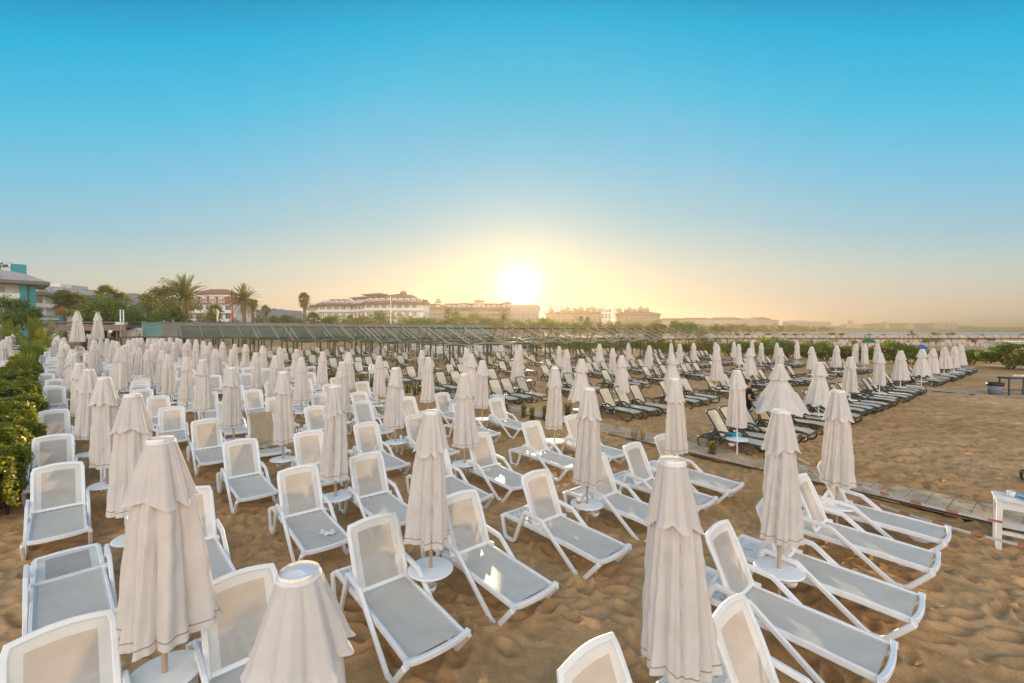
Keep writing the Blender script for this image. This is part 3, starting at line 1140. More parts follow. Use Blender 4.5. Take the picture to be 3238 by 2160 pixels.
mid(0, 1, 0, -3.02, 2.92, 46, 62); mid(0, 2, 0, -5.08, 5.02, 46.5, 3); mid(0, 3, 0, -7.22, 6.98, 45, 62)
mid(0, 2, 1, -4.20, 5.76, 44, 66); mid(0, 1, 1, -2.13, 3.62, 43, 63)
mid(1, 0, 0, .90, 2.62, 40, 65); mid(1, 0, 1, 2.12, 3.12, 40, 66)
foot(1, 1, 0, -.69, 4.07, 40, 66); foot(1, 1, 1, .26, 4.88, 41, 66)
foot(1, 2, 0, -2.53, 6.03, 40, 65); foot(1, 2, 1, -1.68, 6.8, 40, 66)
foot(1, 3, 0, -4.54, 7.87, 42, 65); foot(1, 3, 1, -3.54, 8.6, 40, 65)
foot(1, 4, 0, -6.68, 9.95, 42, 65)
mid(2, 0, 0, 2.73, 4.6, 42, 66); foot(2, 0, 1, 4.34, 4.66, 42, 67)
foot(2, 1, 0, 1.36, 5.8, 41, 66); foot(2, 1, 1, 2.45, 6.76, 40, 66)
foot(2, 2, 0, -.61, 7.67, 41, 65); foot(2, 2, 1, .24, 8.42, 40, 65)
foot(2, 3, 0, -2.53, 9.55, 42, 65)
foot(3, 0, 0, 5.42, 5.6, 42, 67); foot(3, 0, 1, 6.3, 6.35, 42, 66)
foot(3, 1, 0, 3.36, 7.55, 41, 66); foot(3, 1, 1, 4.2, 8.27, 41, 66)
foot(3, 2, 0, 1.43, 9.63, 40, 66)
SKIP = {(0, 0, 0), (0, 0, 1)}
SIDE = ["left-hand", "right-hand"]
NLW = 0
for ci, pos in enumerate(WPAR):
    seq = [0, 0]
    for i, (X, Y, sc, var) in enumerate(pos):
        for s in (0, 1):
            if (ci, i, s) in SKIP: continue
            if ci == 0 and s == 1 and Y > 30: continue      # hidden behind their parasols
            if Y > 42 and ci > 0 and rnd.random() < .25: continue
            if (ci, i, s) in WL:
                x, y, yaw, deg = WL[(ci, i, s)]
            else:
                yaw = (45 if ci == 0 else 41) + rnd.uniform(-2.5, 2.5)
                d, p = axis(yaw)
                op = (-.78, .62)[s] if ci else (-.56, .52)[s]
                od = (-.55 if ci else -.95) + rnd.uniform(-.12, .12)
                x, y, deg = X + p[0] * op + d[0] * od, Y + p[1] * op + d[1] * od, rnd.choice([65, 65, 63, 67])
            if Y > 24: deg = 65
            seq[s] += 1
            lab = f"white sun lounger, {nth(seq[s])} from near {SIDE[s].split('-')[0]} of the {COLNAME[ci]}"
            if deg < 10: lab = "white sun lounger with its back lowered flat, beside the hedge-side line of parasols"
            lounger("white", x, y, yaw, deg, Y > 21, lab, "white sun loungers in rows on the sand")
            NLW += 1

# dark section parasols ---------------------------------------------
R5 = zr(5, (515, 600, 1110, "slim"), (1320, 575, 1190, "full"), (1400, 668, 1400, "wide"))
R6 = zr(6, (245, 500, 850, "full"), (205, 612, 1140, "semi"), (940, 528, 890, "slim"), (1080, 583, 1060, "semi"), (1325, 752, 1475, "wide"), (1660, 485, 845, "wide"), (1885, 563, 1010, "slim_b"), (2055, 692, 1330, "semi"), (2170, 472, 805, "slim"))
R7 = zr(7, (300, 518, 915, "full"), (690, 478, 760, "slim"), (710, 652, 1230, "wide"), (840, 488, 845, "full"), (1085, 467, 760, "full"), (1470, 462, 0, "slim"), (1510, 502, 835, "full"), (1485, 602, 1135, "semi"),
        (1800, 453, 720, "slim"), (1890, 492, 840, "slim_b"), (2085, 567, 1030, "wide"), (2118, 432, 690, "slim"), (2285, 472, 780, "slim_b"))
R8 = zr(8, (440, 468, 745, "slim"), (487, 557, 0, "full"), (785, 462, 735, "full"), (1060, 537, 925, "semi"), (1190, 812, 1530, "wide"), (1490, 517, 880, "semi"), (1740, 718, 1310, "full_b"), (1830, 487, 820, "full"), (1990, 498, 825, "full"), (2210, 487, 790, "full"), (2265, 647, 1215, "full"))
R9 = [(2780 + a / 5.133, 960 + b / 5.133, 960 + c / 5.133, v) for a, b, c, v in ((365, 762, 1235, "semi"), (705, 737, 1150, "wide"), (872, 727, 1110, "semi"), (1070, 697, 1045, "semi"), (1235, 692, 1020, "full"), (1335, 669, 980, "semi"))]
EX = [(2336, 1170, 1344, "full_b"), (2466, 1152, 1295, "tent")]
DPAR = []
for r in R5 + R6 + R7 + R8 + R9 + EX:
    X, Y, sc = fit_parasol(r[0], r[1], r[2])
    DPAR.append((X, Y, sc, r[3], r[0]))
DPAR.sort(key=lambda q: q[4])
WORD = {"slim": "narrow closed cream parasol", "slim_b": "narrow closed cream parasol", "slim_c": "narrow closed cream parasol", "full": "closed cream parasol", "full_b": "closed cream parasol", "semi": "half folded cream parasol",
        "wide": "loosely opened cream parasol", "tent": "wide tent-like cream parasol"}
for i, (X, Y, sc, var, px) in enumerate(DPAR):
    o = parasol(X, Y, var, "white", Y > 27, f"{WORD[var]} on a white pole, {nth(i + 1)} from the left among the dark loungers", "cream parasols among the dark loungers", rnd.uniform(0, 6.28), sc, R(rnd.uniform(0, 1.0)), rnd.uniform(0, 6.28))

# dark loungers: rows numbered from the open sand -------------------
ROWS = []


def row(d, p0, p1, n, gap, yaw=38.5, skip=0.0, pitch=.86, hole=(20.7, 23.2)):
    p, k, out = p0, 0, []
    while p < p1:
        if not (hole[0] < p < hole[1]) and rnd.random() >= skip:
            out.append((p, d + rnd.uniform(-.12, .12), yaw + rnd.uniform(-3, 3)))
        k += 1
        p += pitch + (gap if k % n == 0 else 0) + rnd.uniform(-.05, .05)
    ROWS.append(out)


row(0.0, 1.0, 20.5, 4, .55); r1 = ROWS.pop()
row(0.0, 24.3, 39.5, 2, .35); ROWS[-1] = r1 + ROWS[-1]
row(5.0, 2.2, 33.5, 3, 1.35, skip=.04)
row(10.2, 0.6, 33.5, 3, 1.35, skip=.06)
row(14.9, -.3, 35, 3, 1.6, skip=.08)
row(19.6, -.8, 37, 3, 1.9, skip=.10)
row(25.0, -1.4, 37, 2, 1.1, skip=.14, hole=(20.5, 24))
row(29.5, -1.8, 32, 2, 1.1, skip=.14)
row(34.0, -2.2, 27, 2, 1.1, skip=.14)
row(38.5, -2.6, 22, 2, 1.1, skip=.12)
row(43.0, -3.0, 13, 2, 1.0, skip=.1)
row(48.0, -3.6, 12, 2, 1.0, skip=.1)
row(53.0, -4.5, 11, 2, 1.0, skip=.1)
ROWN = ["row edging the open sand"] + [f"{nth(k)} row back from the open sand" for k in range(2, 14)]
NLD = 0
for ri, out in enumerate(ROWS):
    for k, (p, d, yaw) in enumerate(out):
        dd, pp = axis(yaw)
        x, y = xy(p, d)
        x, y = x + dd[0] * FOOT, y + dd[1] * FOOT
        lounger("dark", x, y, yaw, 58, y > 24, f"dark sun lounger, {nth(k + 1)} from the boardwalk in the {ROWN[ri]}", "dark sun loungers in rows on the sand")
        NLD += 1
# white loungers far behind the shade frames
k = 0
for d in (43.5, 47.5, 51.5):
    p = 15.0
    while p < 33 - (d - 43) * .4:
        x, y = xy(p, d)
        k += 1
        if k % 3: lounger("white", x, y, 38 + rnd.uniform(-5, 5), 65, True, f"far white sun lounger beyond the bare shade frames, {nth(k)} counting from the left and front", "far white sun loungers beyond the shade frames")
        p += 1.0
# loungers and parasols on the other side of the hedge
for i, (px, py) in enumerate(((62, 1097), (52, 1105), (58, 1109), (60, 1114), (48, 1119), (46, 1125), (44, 1131), (38, 1138), (30, 1146), (22, 1154), (18, 1164), (8, 1176), (8, 1195), (8, 1215))):
    x, y = gp(px, py, .95 + .2)
    lounger("white", x + .4, y - .42, 45 + rnd.uniform(-3, 3), 65, True, f"white sun lounger beyond the hedge, {nth(i + 1)} from the far end", "white sun loungers beyond the hedge")
for i, (px, cap, hem) in enumerate(((3, 1082, 1150), (10, 1074, 1146), (22, 1064, 1128), (30, 1062, 1110), (41, 1055, 1104))):
    X, Y, sc = fit_parasol(px, cap, hem)
    parasol(X, Y, "full", "wood", True, f"closed cream parasol beyond the hedge, {nth(i + 1)} from the left edge", "closed parasols beyond the hedge", i, sc)
print("LOUNGERS", NLW, NLD)
# ------------------------------------------------------------------ boardwalk, path, tape
def slab(name, m, pa, pb, da, db, z, planks=None, nseg=60):
    b = MB()
    if planks:
        n = int((db - da) / planks)
        for k in range(n):
            d0 = da + k * planks
            c = xy((pa + pb) / 2 + .02 * math.sin(k * 2.3), d0 + planks / 2)
            b.box((c[0], c[1], z + gz(*c) - .012 + .004 * math.sin(k * 1.7)), (pb - pa, planks * .965, .03), math.atan2(PD[1], PD[0]))
    else:
        b.grid(lambda u, v: (*xy(pa + (pb - pa) * v + .05 * math.sin(u * 40), da + (db - da) * u), z + gz(*xy(pa, da + (db - da) * u))), nseg, 2, 0, False)
    return tag(b.build(name, m), kind="structure")


M["plank"] = mat_plain("grey_plank", (.50, .37, .24), .85, .3, 2.5, 0, .15, bump=.4, bscale=30)
M["paving"] = mat_plain("pale_paving", (.42, .34, .26), .9, .15, 3, 0, .1, bump=.3, bscale=40)
slab("boardwalk_path", M["plank"], -.28, .88, -9.0, 52, .035, planks=.30)
slab("paved_path", M["paving"], 21.2, 22.7, -9, 60, .045, nseg=80)
slab("paved_path", M["paving"], 5.0, 36, 23.4, 24.2, .049, nseg=2)
M["edge_cord"] = mat_plain("black_edge", (.03, .025, .02), .8)
b = MB()
pts = [(*xy(-.33 + .02 * math.sin(k), -9 + k * .8), .05 + gz(*xy(-.33, -9 + k * .8))) for k in range(60)]
b.tube(pts, .014, 6)
tag(b.build("boardwalk_edging", M["edge_cord"]), "black cord edging the white lounger side of the boardwalk", "edging")


def mat_tape():
    m, nt, out = new_mat("barrier_tape")
    tc = nd(nt, "ShaderNodeTexCoord")
    sp = nd(nt, "ShaderNodeSeparateXYZ")
    nt.links.new(tc.outputs["Object"], sp.inputs[0])
    w = nd(nt, "ShaderNodeMath", operation="FRACT")
    ml = nd(nt, "ShaderNodeMath", operation="MULTIPLY"); ml.inputs[1].default_value = 1.7
    nt.links.new(sp.outputs["Y"], ml.inputs[0]); nt.links.new(ml.outputs[0], w.inputs[0])
    gt = nd(nt, "ShaderNodeMath", operation="GREATER_THAN"); gt.inputs[1].default_value = .68
    nt.links.new(w.outputs[0], gt.inputs[0])
    r = ramp(nt, [(0, (.75, .72, .70)), (1, (.66, .22, .15))], gt.outputs[0])
    p = nd(nt, "ShaderNodeBsdfPrincipled", Roughness=.4)
    nt.links.new(r.outputs[0], p.inputs["Base Color"]); nt.links.new(p.outputs[0], out.inputs[0])
    return m


M["tape"] = mat_tape()


def stake(x, y, h, label):
    o = empty("wooden_stake", (x, y, 0))
    b = MB(); b.bar((0, 0, -.05), (.02, .01, h), .05, .04)
    b.build("post", M["plank"], o)
    b = MB(); b.box((.018, .01, h - .08), (.062, .055, .10), .1)
    b.build("tape_knot", M["tape"], o)
    tag(o, label, "stake")


sA = xy(.95, -.1)
stake(*sA, .34, "short wooden stake with tape knotted round its top, by the first dark lounger")
for i, (z0, z1, lab) in enumerate(((.32, .62, "upper red and white barrier tape strung along the boardwalk"), (.22, .46, "lower red and white barrier tape strung along the boardwalk"))):
    b = MB()
    e = gp(3300, 1742 + i * 28, .35)
    n = 24
    pts = []
    for k in range(n + 1):
        t = k / n
        sag = -.30 * math.sin(math.pi * t) ** 1
        pts.append((sA[0] + (e[0] - sA[0]) * t, sA[1] + (e[1] - sA[1]) * t, z0 + (z1 - z0) * t + sag * (.9 if i else .8)))
    vs, fs = [], []
    for k, p in enumerate(pts):
        vs += [(p[0], p[1], p[2] - .02), (p[0], p[1] - .02 * math.sin(k), p[2] + .02)]
    fs = [(2 * k, 2 * k + 2, 2 * k + 3, 2 * k + 1) for k in range(n)]
    b.add(vs, fs, 0, True)
    tag(b.build("barrier_tape", M["tape"]), lab, "tape")

# ------------------------------------------------------------------ shade frames (saw-tooth rows of steel and net)
QX, QY = -5.4, 32.3
PQ = (.766, .643)
DQ = (-.643, .766)


def qxy(p, d):
    return QX + p * PQ[0] + d * DQ[0], QY + p * PQ[1] + d * DQ[1]


def pergola(p0, n, d0, label, cover=None, zl=2.12, zh=3.42, dep=4.2, bay=3.5, bundle=None, rail2=True, seed=0):
    """cover: {bay index: material}; bundle: {bay index: material} net pulled down along the low beam"""
    rr = random.Random(seed)
    o = empty("shade_frame")
    ox, oy = qxy(p0, d0)
    g = gz(ox, oy)
    o.location = (ox, oy, g)
    o.rotation_euler = (0, 0, math.atan2(PQ[1], PQ[0]))
    Ln = n * bay
    post = MB(); post.box((0, 0, zl / 2 - .1), (.10, .10, zl + .2))
    post_me = post.mesh("post", M["green_metal"])
    for k in range(n + 1):
        for y in (0, dep): link("post", post_me, o, (k * bay, y, 0))
    bm_ = MB(); bm_.box((Ln / 2, 0, zl + .03), (Ln + .3, .07, .09)); bm_.build("low_beam", M["green_metal"], o)
    bm_ = MB(); bm_.box((Ln / 2, dep, zl + .03), (Ln + .3, .07, .09)); bm_.build("rear_beam", M["green_metal"], o)
    bm_ = MB(); bm_.box((Ln / 2, dep - .95, zh), (Ln + .1, .06, .07)); bm_.build("ridge_beam", M["green_metal"], o)
    rf = MB(); rf.bar((0, -.1, zl + .08), (0, dep - .95, zh + .05), .05, .07); rf_me = rf.mesh("rafter", M["rafter"])
    br = MB(); br.bar((0, dep, zl + .05), (0, dep - .95, zh), .04, .04); br_me = br.mesh("brace", M["green_metal"])
    hb = MB(); hb.bar((0, 0, zl), (0, dep, zl), .04, .06); hb_me = hb.mesh("tie_bar", M["green_metal"])
    for k in range(n + 1):
        link("rafter", rf_me, o, (k * bay, 0, 0))
        link("brace", br_me, o, (k * bay, 0, 0))
        link("tie_bar", hb_me, o, (k * bay, 0, 0))
        if rail2 and k < n: link("rafter", rf_me, o, (k * bay + bay * .5, 0, .015))
    for k in range(n):
        mt = (cover or {}).get(k)
        if mt:
            b = MB()
            sg = rr.uniform(.05, .13)
            half = isinstance(mt, tuple)
            mt = mt[0] if half else mt
            b.grid(lambda u, v: (k * bay + .03 + (bay - .06) * (.5 + .5 * u if half else u), (dep - 1.0) * v, zl + .10 + (zh - zl) * v - sg * math.sin(math.pi * u) - .03 * math.sin(v * 14)), 8, 10)
            b.build("shade_net", M[mt], o)
        mt = (bundle or {}).get(k)
        if mt:
            b = MB()
            w_ = rr.uniform(.5, 1.3)
            b.grid(lambda u, v: (k * bay + bay * u, -.15 + w_ * v, zl + .10 + .12 * math.sin(v * 9) * (1 - v) + .06 * math.sin(u * 9 + v * 3) - .10 * math.sin(math.pi * u)), 10, 8)
            b.build("bundled_net", M[mt], o)
    tag(o, label, "shade frame", "steel shade frames over the dark loungers")
    return o


rb = lambda a, b_, m: {k: m for k in range(a, b_)}
pergola(1.0, 13, 0, "front green steel shade frame with its net bundled along the low beam", None, bundle=rb(0, 13, "bundle"), seed=1)
pergola(-1.5, 12, 6.6, "second bare steel shade frame from the front, teal net along its low beam", None, bundle={**rb(0, 5, "teal_net"), **rb(5, 12, "bundle")}, seed=2)
pergola(-6.5, 10, 13.2, "third steel shade frame from the front, bare rails and teal net at its near end", None, bundle={**rb(0, 3, "teal_net"), **rb(9, 10, "bundle")}, seed=3)
pergola(-8.0, 10, 19.8, "fourth steel shade frame from the front, bare rails and partly bundled nets", None, bundle=rb(4, 10, "bundle"), seed=4)
pergola(-13.5, 12, 26.4, "fifth steel shade frame from the front, long dark green net roof", {**rb(0, 10, "green_net")}, zh=3.4, seed=5)
pergola(-18.2, 14, 33, "rearmost steel shade frame with brown net roof ending in teal", {0: ("teal_net",), **rb(1, 10, "brown_net"), **rb(10, 14, "teal_net")}, zh=3.85, seed=6)

# ------------------------------------------------------------------ white wooden stands, sign, bin, table
M["white_wood"] = mat_plain("white_wood", (.74, .73, .71), .6, .08, 4, .04, .3, dirt=((.40, .30, .20), .4))
M["glass"] = mat_plain("clear_cup", (.72, .72, .70), .15, .03, 5, 0, .5)
M["tea"] = mat_plain("amber_drink", (.45, .16, .02), .2, .05, 5, 0, .5)
M["blue_towel"] = mat_cloth("blue_towel", (.20, .38, .55), .1, None, 0, .95, .1, 9, 0)
M["turq_towel"] = mat_cloth("turquoise_towel", (.02, .42, .52), .1, None, 0, .95, .1, 9, 0)
M["tan_towel"] = mat_cloth("tan_towel", (.40, .32, .21), .15, None, 0, .95, .1, 9, 0)
M["grey_plastic"] = mat_plain("grey_bin", (.17, .19, .22), .5, .1, 3)
M["bin_bag"] = mat_plain("bin_liner", (.012, .012, .012), .35, .1, 6)


def stand(x, y, rz, h, w, label, top=True, legs=4):
    o = empty("wooden_stand", (x, y, gz(x, y)), rz)
    b = MB(); b.bar((0, 0, -.05), (0, 0, h), .06, .06); me = b.mesh("leg", M["white_wood"])
    for dx, dy in ((-w / 2, -.18), (w / 2, -.18), (-w / 2, .18), (w / 2, .18))[:legs]: link("leg", me, o, (dx, dy, 0))
    b = MB()
    b.box((0, -.18, h - .06), (w + .06, .03, .12)); b.box((0, .18, h - .06), (w + .06, .03, .12))
    b.box((-w / 2, 0, h - .05), (.03, .36, .10)); b.box((w / 2, 0, h - .05), (.03, .36, .10)); b.box((0, 0, h + .012), (w + .1, .46, .025))
    b.build("top", M["white_wood"], o)
    b = MB(); b.box((0, -.18, h * .35), (w, .03, .05)); b.box((0, .18, h * .35), (w, .03, .05)); b.build("rail", M["white_wood"], o)
    tag(o, label, "stand")
    return o


def cup(x, y, z, label, liquid=None, h=.11, r=.036):
    o = empty("drinking_cup", (x, y, z))
    b = MB(); b.lathe([(.0001, .002), (r * .75, .002), (r, h), (r * .94, h), (r * .70, .008)], 16); b.build("cup_wall", M["glass"], o)
    if liquid:
        b = MB(); b.lathe([(r * .78, .006), (r * 1.0, h * .45), (.0001, h * .46)], 16); b.build("drink", M[liquid], o)
    tag(o, label, "cup")


wx, wy = gp(1430, 1330, 0)
stand(wx, wy, R(42), .72, .5, "white wooden stand with bottles on top beside the boardwalk, middle of the beach")
cup(wx - .12, wy + .05, .745, "white paper cup on the wooden stand beside the boardwalk")
cup(wx + .10, wy - .03, .745, "clear tumbler on the wooden stand beside the boardwalk", "tea", .09)
wx, wy = gp(982, 1200, 0)
stand(wx, wy, R(42), .8, .5, "white slatted wooden stand behind the white loungers, near the shade frames")
wx, wy = gp(1572, 1300, 0)
stand(wx, wy, R(38), .62, .4, "low white wooden stand beside the boardwalk weeds")
# stand at the right edge with cups and towels
wx, wy = gp(3170, 1733, 0)
o = stand(wx + .26, wy - .10, R(-42), .74, .62, "white wooden stand with cups and blue towel at the right edge of the boardwalk")
cup(wx + .13, wy + .02, .77, "white cup on the right-edge wooden stand", None, .09, .05)
b = MB(); b.grid(lambda u, v: (-.18 + .36 * u, -.14 + .28 * v, .03 + .03 * math.sin(9 * u) * math.sin(7 * v + 1)), 14, 12)
tag(b.build("blue_towel", M["blue_towel"], loc=(wx + .36, wy - .10, .775)), "crumpled blue towel lying on the right-edge wooden stand", "towel")
# dark lounger half out of the frame behind that stand
a_ = gp(3290, 1560, 0)
lounger("dark", a_[0] + .95, a_[1] - .1, 60, 58, False, "dark sun lounger cut off by the right edge, behind the white stand", "dark sun loungers in rows on the sand")

# oval sign
sx0, sy0 = gp(1167, 1228, 0)
o = empty("beach_sign", (sx0, sy0, 0), R(4))
b = MB(); b.bar((-.02, 0, -.1), (.05, 0, 1.02), .035, .035); b.build("sign_post", M["white_pole"], o)
b = MB()
N = 40
ring = [(.20 * math.cos(2 * math.pi * k / N), .275 * math.sin(2 * math.pi * k / N)) for k in range(N)]
b.prism([(x + .16, z + 1.12) for x, z in ring], -.03, -.012)
brd = b.build("sign_board", M["white_pole"], o)
M["sign_ink"] = mat_plain("sign_ink", (.16, .10, .07), .6)
M["sign_grey"] = mat_plain("sign_grey", (.35, .36, .36), .6)


def text_mesh(txt, size, mat, name, parent, loc, rot, ext=.004):
    cu = bpy.data.curves.new(name, "FONT")
    cu.body = txt; cu.size = size; cu.extrude = ext; cu.align_x = "CENTER"
    t = bpy.data.objects.new("tmp", cu)
    COL.objects.link(t)
    dg = bpy.context.evaluated_depsgraph_get()
    me = bpy.data.meshes.new_from_object(t.evaluated_get(dg))
    bpy.data.objects.remove(t)
    me.materials.clear(); me.materials.append(mat)
    q = link(name, me, parent, loc)
    q.rotation_euler = rot
    return q


text_mesh("BEACH", .085, M["sign_grey"], "lettering", brd, (.16, -.036, .93), (R(90), 0, 0))
b = MB()
for k in range(7): b.box((.16 - .105 + k * .035, -.034, 1.045), (.018, .006, .045))
b.box((.16, -.034, 1.008), (.26, .006, .006))
b.build("lettering_line", M["sign_grey"], brd)
b = MB()
b.box((.16, -.034, 1.22), (.014, .008, .20)); b.box((.16, -.034, 1.25), (.075, .008, .014)); b.box((.16, -.034, 1.19), (.045, .008, .016)); b.box((.16, -.034, 1.135), (.04, .008, .02)); b.box((.16, -.034, 1.29), (.03, .008, .02))
b.build("emblem", M["sign_ink"], brd)
tag(o, "white oval beach sign on a thin white post among weeds", "sign")

# green table with cups and the grey bin by the paved path
tx, ty = gp(3212, 1252, 0)
o = empty("green_table", (tx, ty, 0), R(-8))
M["table_green"] = mat_plain("table_green", (.02, .05, .045), .5)
b = MB(); b.bar((0, 0, -.03), (0, 0, .88), .045, .045); me = b.mesh("leg", M["table_green"])
for dx in (-.52, .52):
    for dy in (-.25, .25): link("leg", me, o, (dx, dy, 0))
b = MB(); b.box((0, 0, .90), (1.2, .62, .07)); b.build("table_top", M["table_green"], o)
b = MB(); b.box((0, -.25, .28), (1.04, .03, .03)); b.box((0, .25, .28), (1.04, .03, .03)); b.build("stretcher", M["table_green"], o)
tag(o, "dark green metal table with pink cups beside the paved path", "table")
M["pink_cup"] = mat_plain("pink_cup", (.75, .58, .52), .5)
for k in range(5):
    q = empty("paper_cup", (tx - .18 + .15 * k, ty - .02 - .03 * k, .935))
    b = MB(); b.lathe([(.0001, 0), (.045, 0), (.058, .13), (.05, .13), (.04, .01)], 14); b.build("cup_wall", M["pink_cup"], q)
    b = MB(); b.lathe([(.058, .122), (.063, .128), (.058, .135)], 14); b.build("rim", M["pink_cup"], q)
    tag(q, f"pale pink paper cup, {nth(k + 1)} from the left on the green table", "cup", "cups on the green table")
bx, by = gp(3160, 1252, 0)
o = empty("waste_bin", (bx, by + .2, 0))
b = MB(); b.lathe([(.0001, 0), (.24, 0), (.31, .62), (.29, .62), (.23, .05)], 28); b.build("bin_body", M["grey_plastic"], o)
b = MB(); b.lathe([(.322, .50), (.325, .56), (.33, .625), (.30, .65), (.27, .55), (.2, .5)], 28); b.build("bin_liner", M["bin_bag"], o)
tag(o, "grey plastic waste bin with black liner beside the green table", "bin")

# small things on loungers and tables
def on_parasol(c, i):
    X, Y, sc, v = WPAR[c][i]
    return X, Y


M["tissue"] = mat_cloth("tissue", (.80, .80, .80), .2, None, 0, .9, .03, 9, 0)
X, Y, yaw, deg = WL[(1, 2, 0)]
d_, p_ = axis(yaw)
b = MB()
rt = random.Random(3)
b.grid(lambda u, v: (.10 * (u - .5) * 2 + .02 * math.sin(11 * v), .06 * (v - .5) * 2 + .02 * math.sin(9 * u), .02 + .025 * math.sin(8 * u + 1) * math.sin(7 * v)), 10, 10)
tag(b.build("tissue", M["tissue"], loc=(X - d_[0] * .62 + p_[0] * .08, Y - d_[1] * .62 + p_[1] * .08, .335)), "crumpled white tissue lying on a white lounger seat", "tissue")
X, Y = on_parasol(2, 1)
cup(X - .13, Y - .02, .46, "clear cup of amber drink on a parasol's round table", "tea", .12, .04)
X, Y = on_parasol(2, 3)
o = empty("water_bottle", (X + .14, Y, .46))
M["bottle"] = mat_plain("bottle_plastic", (.55, .65, .72), .15, .03, 5)
M["bottle_cap"] = mat_plain("bottle_cap", (.03, .10, .40), .4)
b = MB(); b.lathe([(.0001, 0), (.03, 0), (.032, .1), (.03, .14), (.012, .175), (.012, .19)], 14); b.build("bottle_body", M["bottle"], o)
b = MB(); b.lathe([(.014, .185), (.014, .205), (.0001, .206)], 12); b.build("bottle_cap", M["bottle_cap"], o)
tag(o, "small plastic water bottle with blue cap on a round parasol table", "bottle")
# towels
d0 = ROWS[0][0]
dd, pp = axis(d0[2]); lx, ly = xy(d0[0], d0[1])
b = MB()
b.tube([(-.20, 0, 0), (-.19, 0, 0), (.0, .01, .0), (.19, 0, 0), (.20, 0, 0)], [.02, .062, .068, .062, .02], 14)
tag(b.build("rolled_towel", M["turq_towel"], loc=(lx + dd[0] * 1.0, ly + dd[1] * 1.0, .415), rz=math.atan2(-dd[1], -dd[0])), "rolled turquoise towel on the first dark lounger by the boardwalk", "towel")
X, Y, sc, v = WPAR[1][4]
d_, p_ = axis(40)
cx, cy = X + p_[0] * .62 - d_[0] * .55, Y + p_[1] * .62 - d_[1] * .55


def drape(u, v):
    y = -.26 + .52 * u
    if v < .55:
        t = v / .55
        h = (.78 - .76 * t)
        x, z = -.27 - h * math.cos(R(65)), .39 + h * math.sin(R(65))
    else:
        t = (v - .55) / .45
        x, z = -.25 + .62 * t, .375 - .012 * t
    return x + .008 * math.sin(9 * u), y + .012 * math.sin(6 * v), z + .006 * math.sin(14 * u + 5 * v)


b = MB(); b.grid(drape, 16, 26)
tag(b.build("draped_towel", M["tan_towel"], loc=(cx, cy, .004), rz=math.atan2(-d_[1], -d_[0])), "tan towel draped over a white lounger's back and seat", "towel")
# ------------------------------------------------------------------ foliage
def leaf_quads(C, N, size, rng, aspect=.55):
    """rhombic leaves at centres C with normals roughly N"""
    n = len(C)
    N = N + rng.normal(0, .55, (n, 3))
    N /= np.linalg.norm(N, axis=1, keepdims=True) + 1e-9
    T = rng.normal(0, 1, (n, 3))
    T -= N * (T * N).sum(1, keepdims=True)
    T /= np.linalg.norm(T, axis=1, keepdims=True) + 1e-9
    B = np.cross(N, T)
    s = (size * rng.uniform(.6, 1.35, n))[:, None]
    V = np.stack([C - T * s, C + B * s * aspect, C + T * s, C - B * s * aspect], 1).reshape(-1, 3)
    return V, np.arange(4 * n).reshape(-1, 4)


def crown_points(rng, n, rx, ry, rz, clumps, lobed=.35, shell=.75):
    """leaf centres gathered in clumps spread through an uneven ellipsoid"""
    cs = rng.normal(0, 1, (clumps, 3))
    cs /= np.linalg.norm(cs, axis=1, keepdims=True)
    cs *= (rng.uniform(.25, 1, clumps) ** .5)[:, None]
    cs[:, 2] = np.where(cs[:, 2] < -.55, -cs[:, 2] * .6, cs[:, 2])
    R_ = np.array([rx, ry, rz])
    cs = cs * R_ * (1 - lobed * .4)
    cr = rng.uniform(.18, lobed, clumps) * (rx + rz) * .55
    k = rng.randint(0, clumps, n)
    d = rng.normal(0, 1, (n, 3))
    d /= np.linalg.norm(d, axis=1, keepdims=True)
    rad = cr[k] * rng.uniform(shell - .35, 1.05, n)
    P = cs[k] + d * rad[:, None] * np.array([1.1, 1.1, .8])
    Nn = d * .7 + np.array([0, 0, .5])
    return P, Nn, cs


def broad_tree(name, px, Y, top, width, label, mat="leaf_mid", n=3000, leaf=.16, base=None, seed=1, group=None, trunk_h=None, cat="tree", clumps=26, lobed=.38, depth=.8, cr_h=None):
    rng = np.random.RandomState(seed)
    x = at(px, Y)
    z0 = gz(x, Y) if base is None else base
    ht = zat(top, Y) - z0
    rx = width / F * Y / 2
    rzz = (cr_h if cr_h else ht * .78) / 2
    cz = ht - rzz * .96
    o = empty(name, (x, Y, z0))
    P, N, cs = crown_points(rng, n, rx, rx * depth, rzz, clumps, lobed)
    P[:, 2] += cz
    P[:, 2] = np.maximum(P[:, 2], .12)
    V, Fc = leaf_quads(P, N, leaf, rng)
    link("crown", np_mesh("crown", V, Fc, M[mat]), o)
    b = MB()
    tr = max(.07, ht * .025)
    b.tube([(0, 0, -.2), (.1 * tr, 0, cz * .35), (0, .1, cz * .7), (0, 0, cz)], [tr * 1.3, tr, tr * .8, tr * .5], 8)
    for c in cs[:: max(1, len(cs) // 9)]:
        b.tube([(0, 0, cz * .55), (c[0] * .4, c[1] * .4, cz + c[2] * .3), (c[0] * .9, c[1] * .9, cz + c[2] * .9)], [tr * .5, tr * .32, tr * .12], 5)
    b.build("trunk", M["trunk"], o)
    tag(o, label, cat, group)
    return o


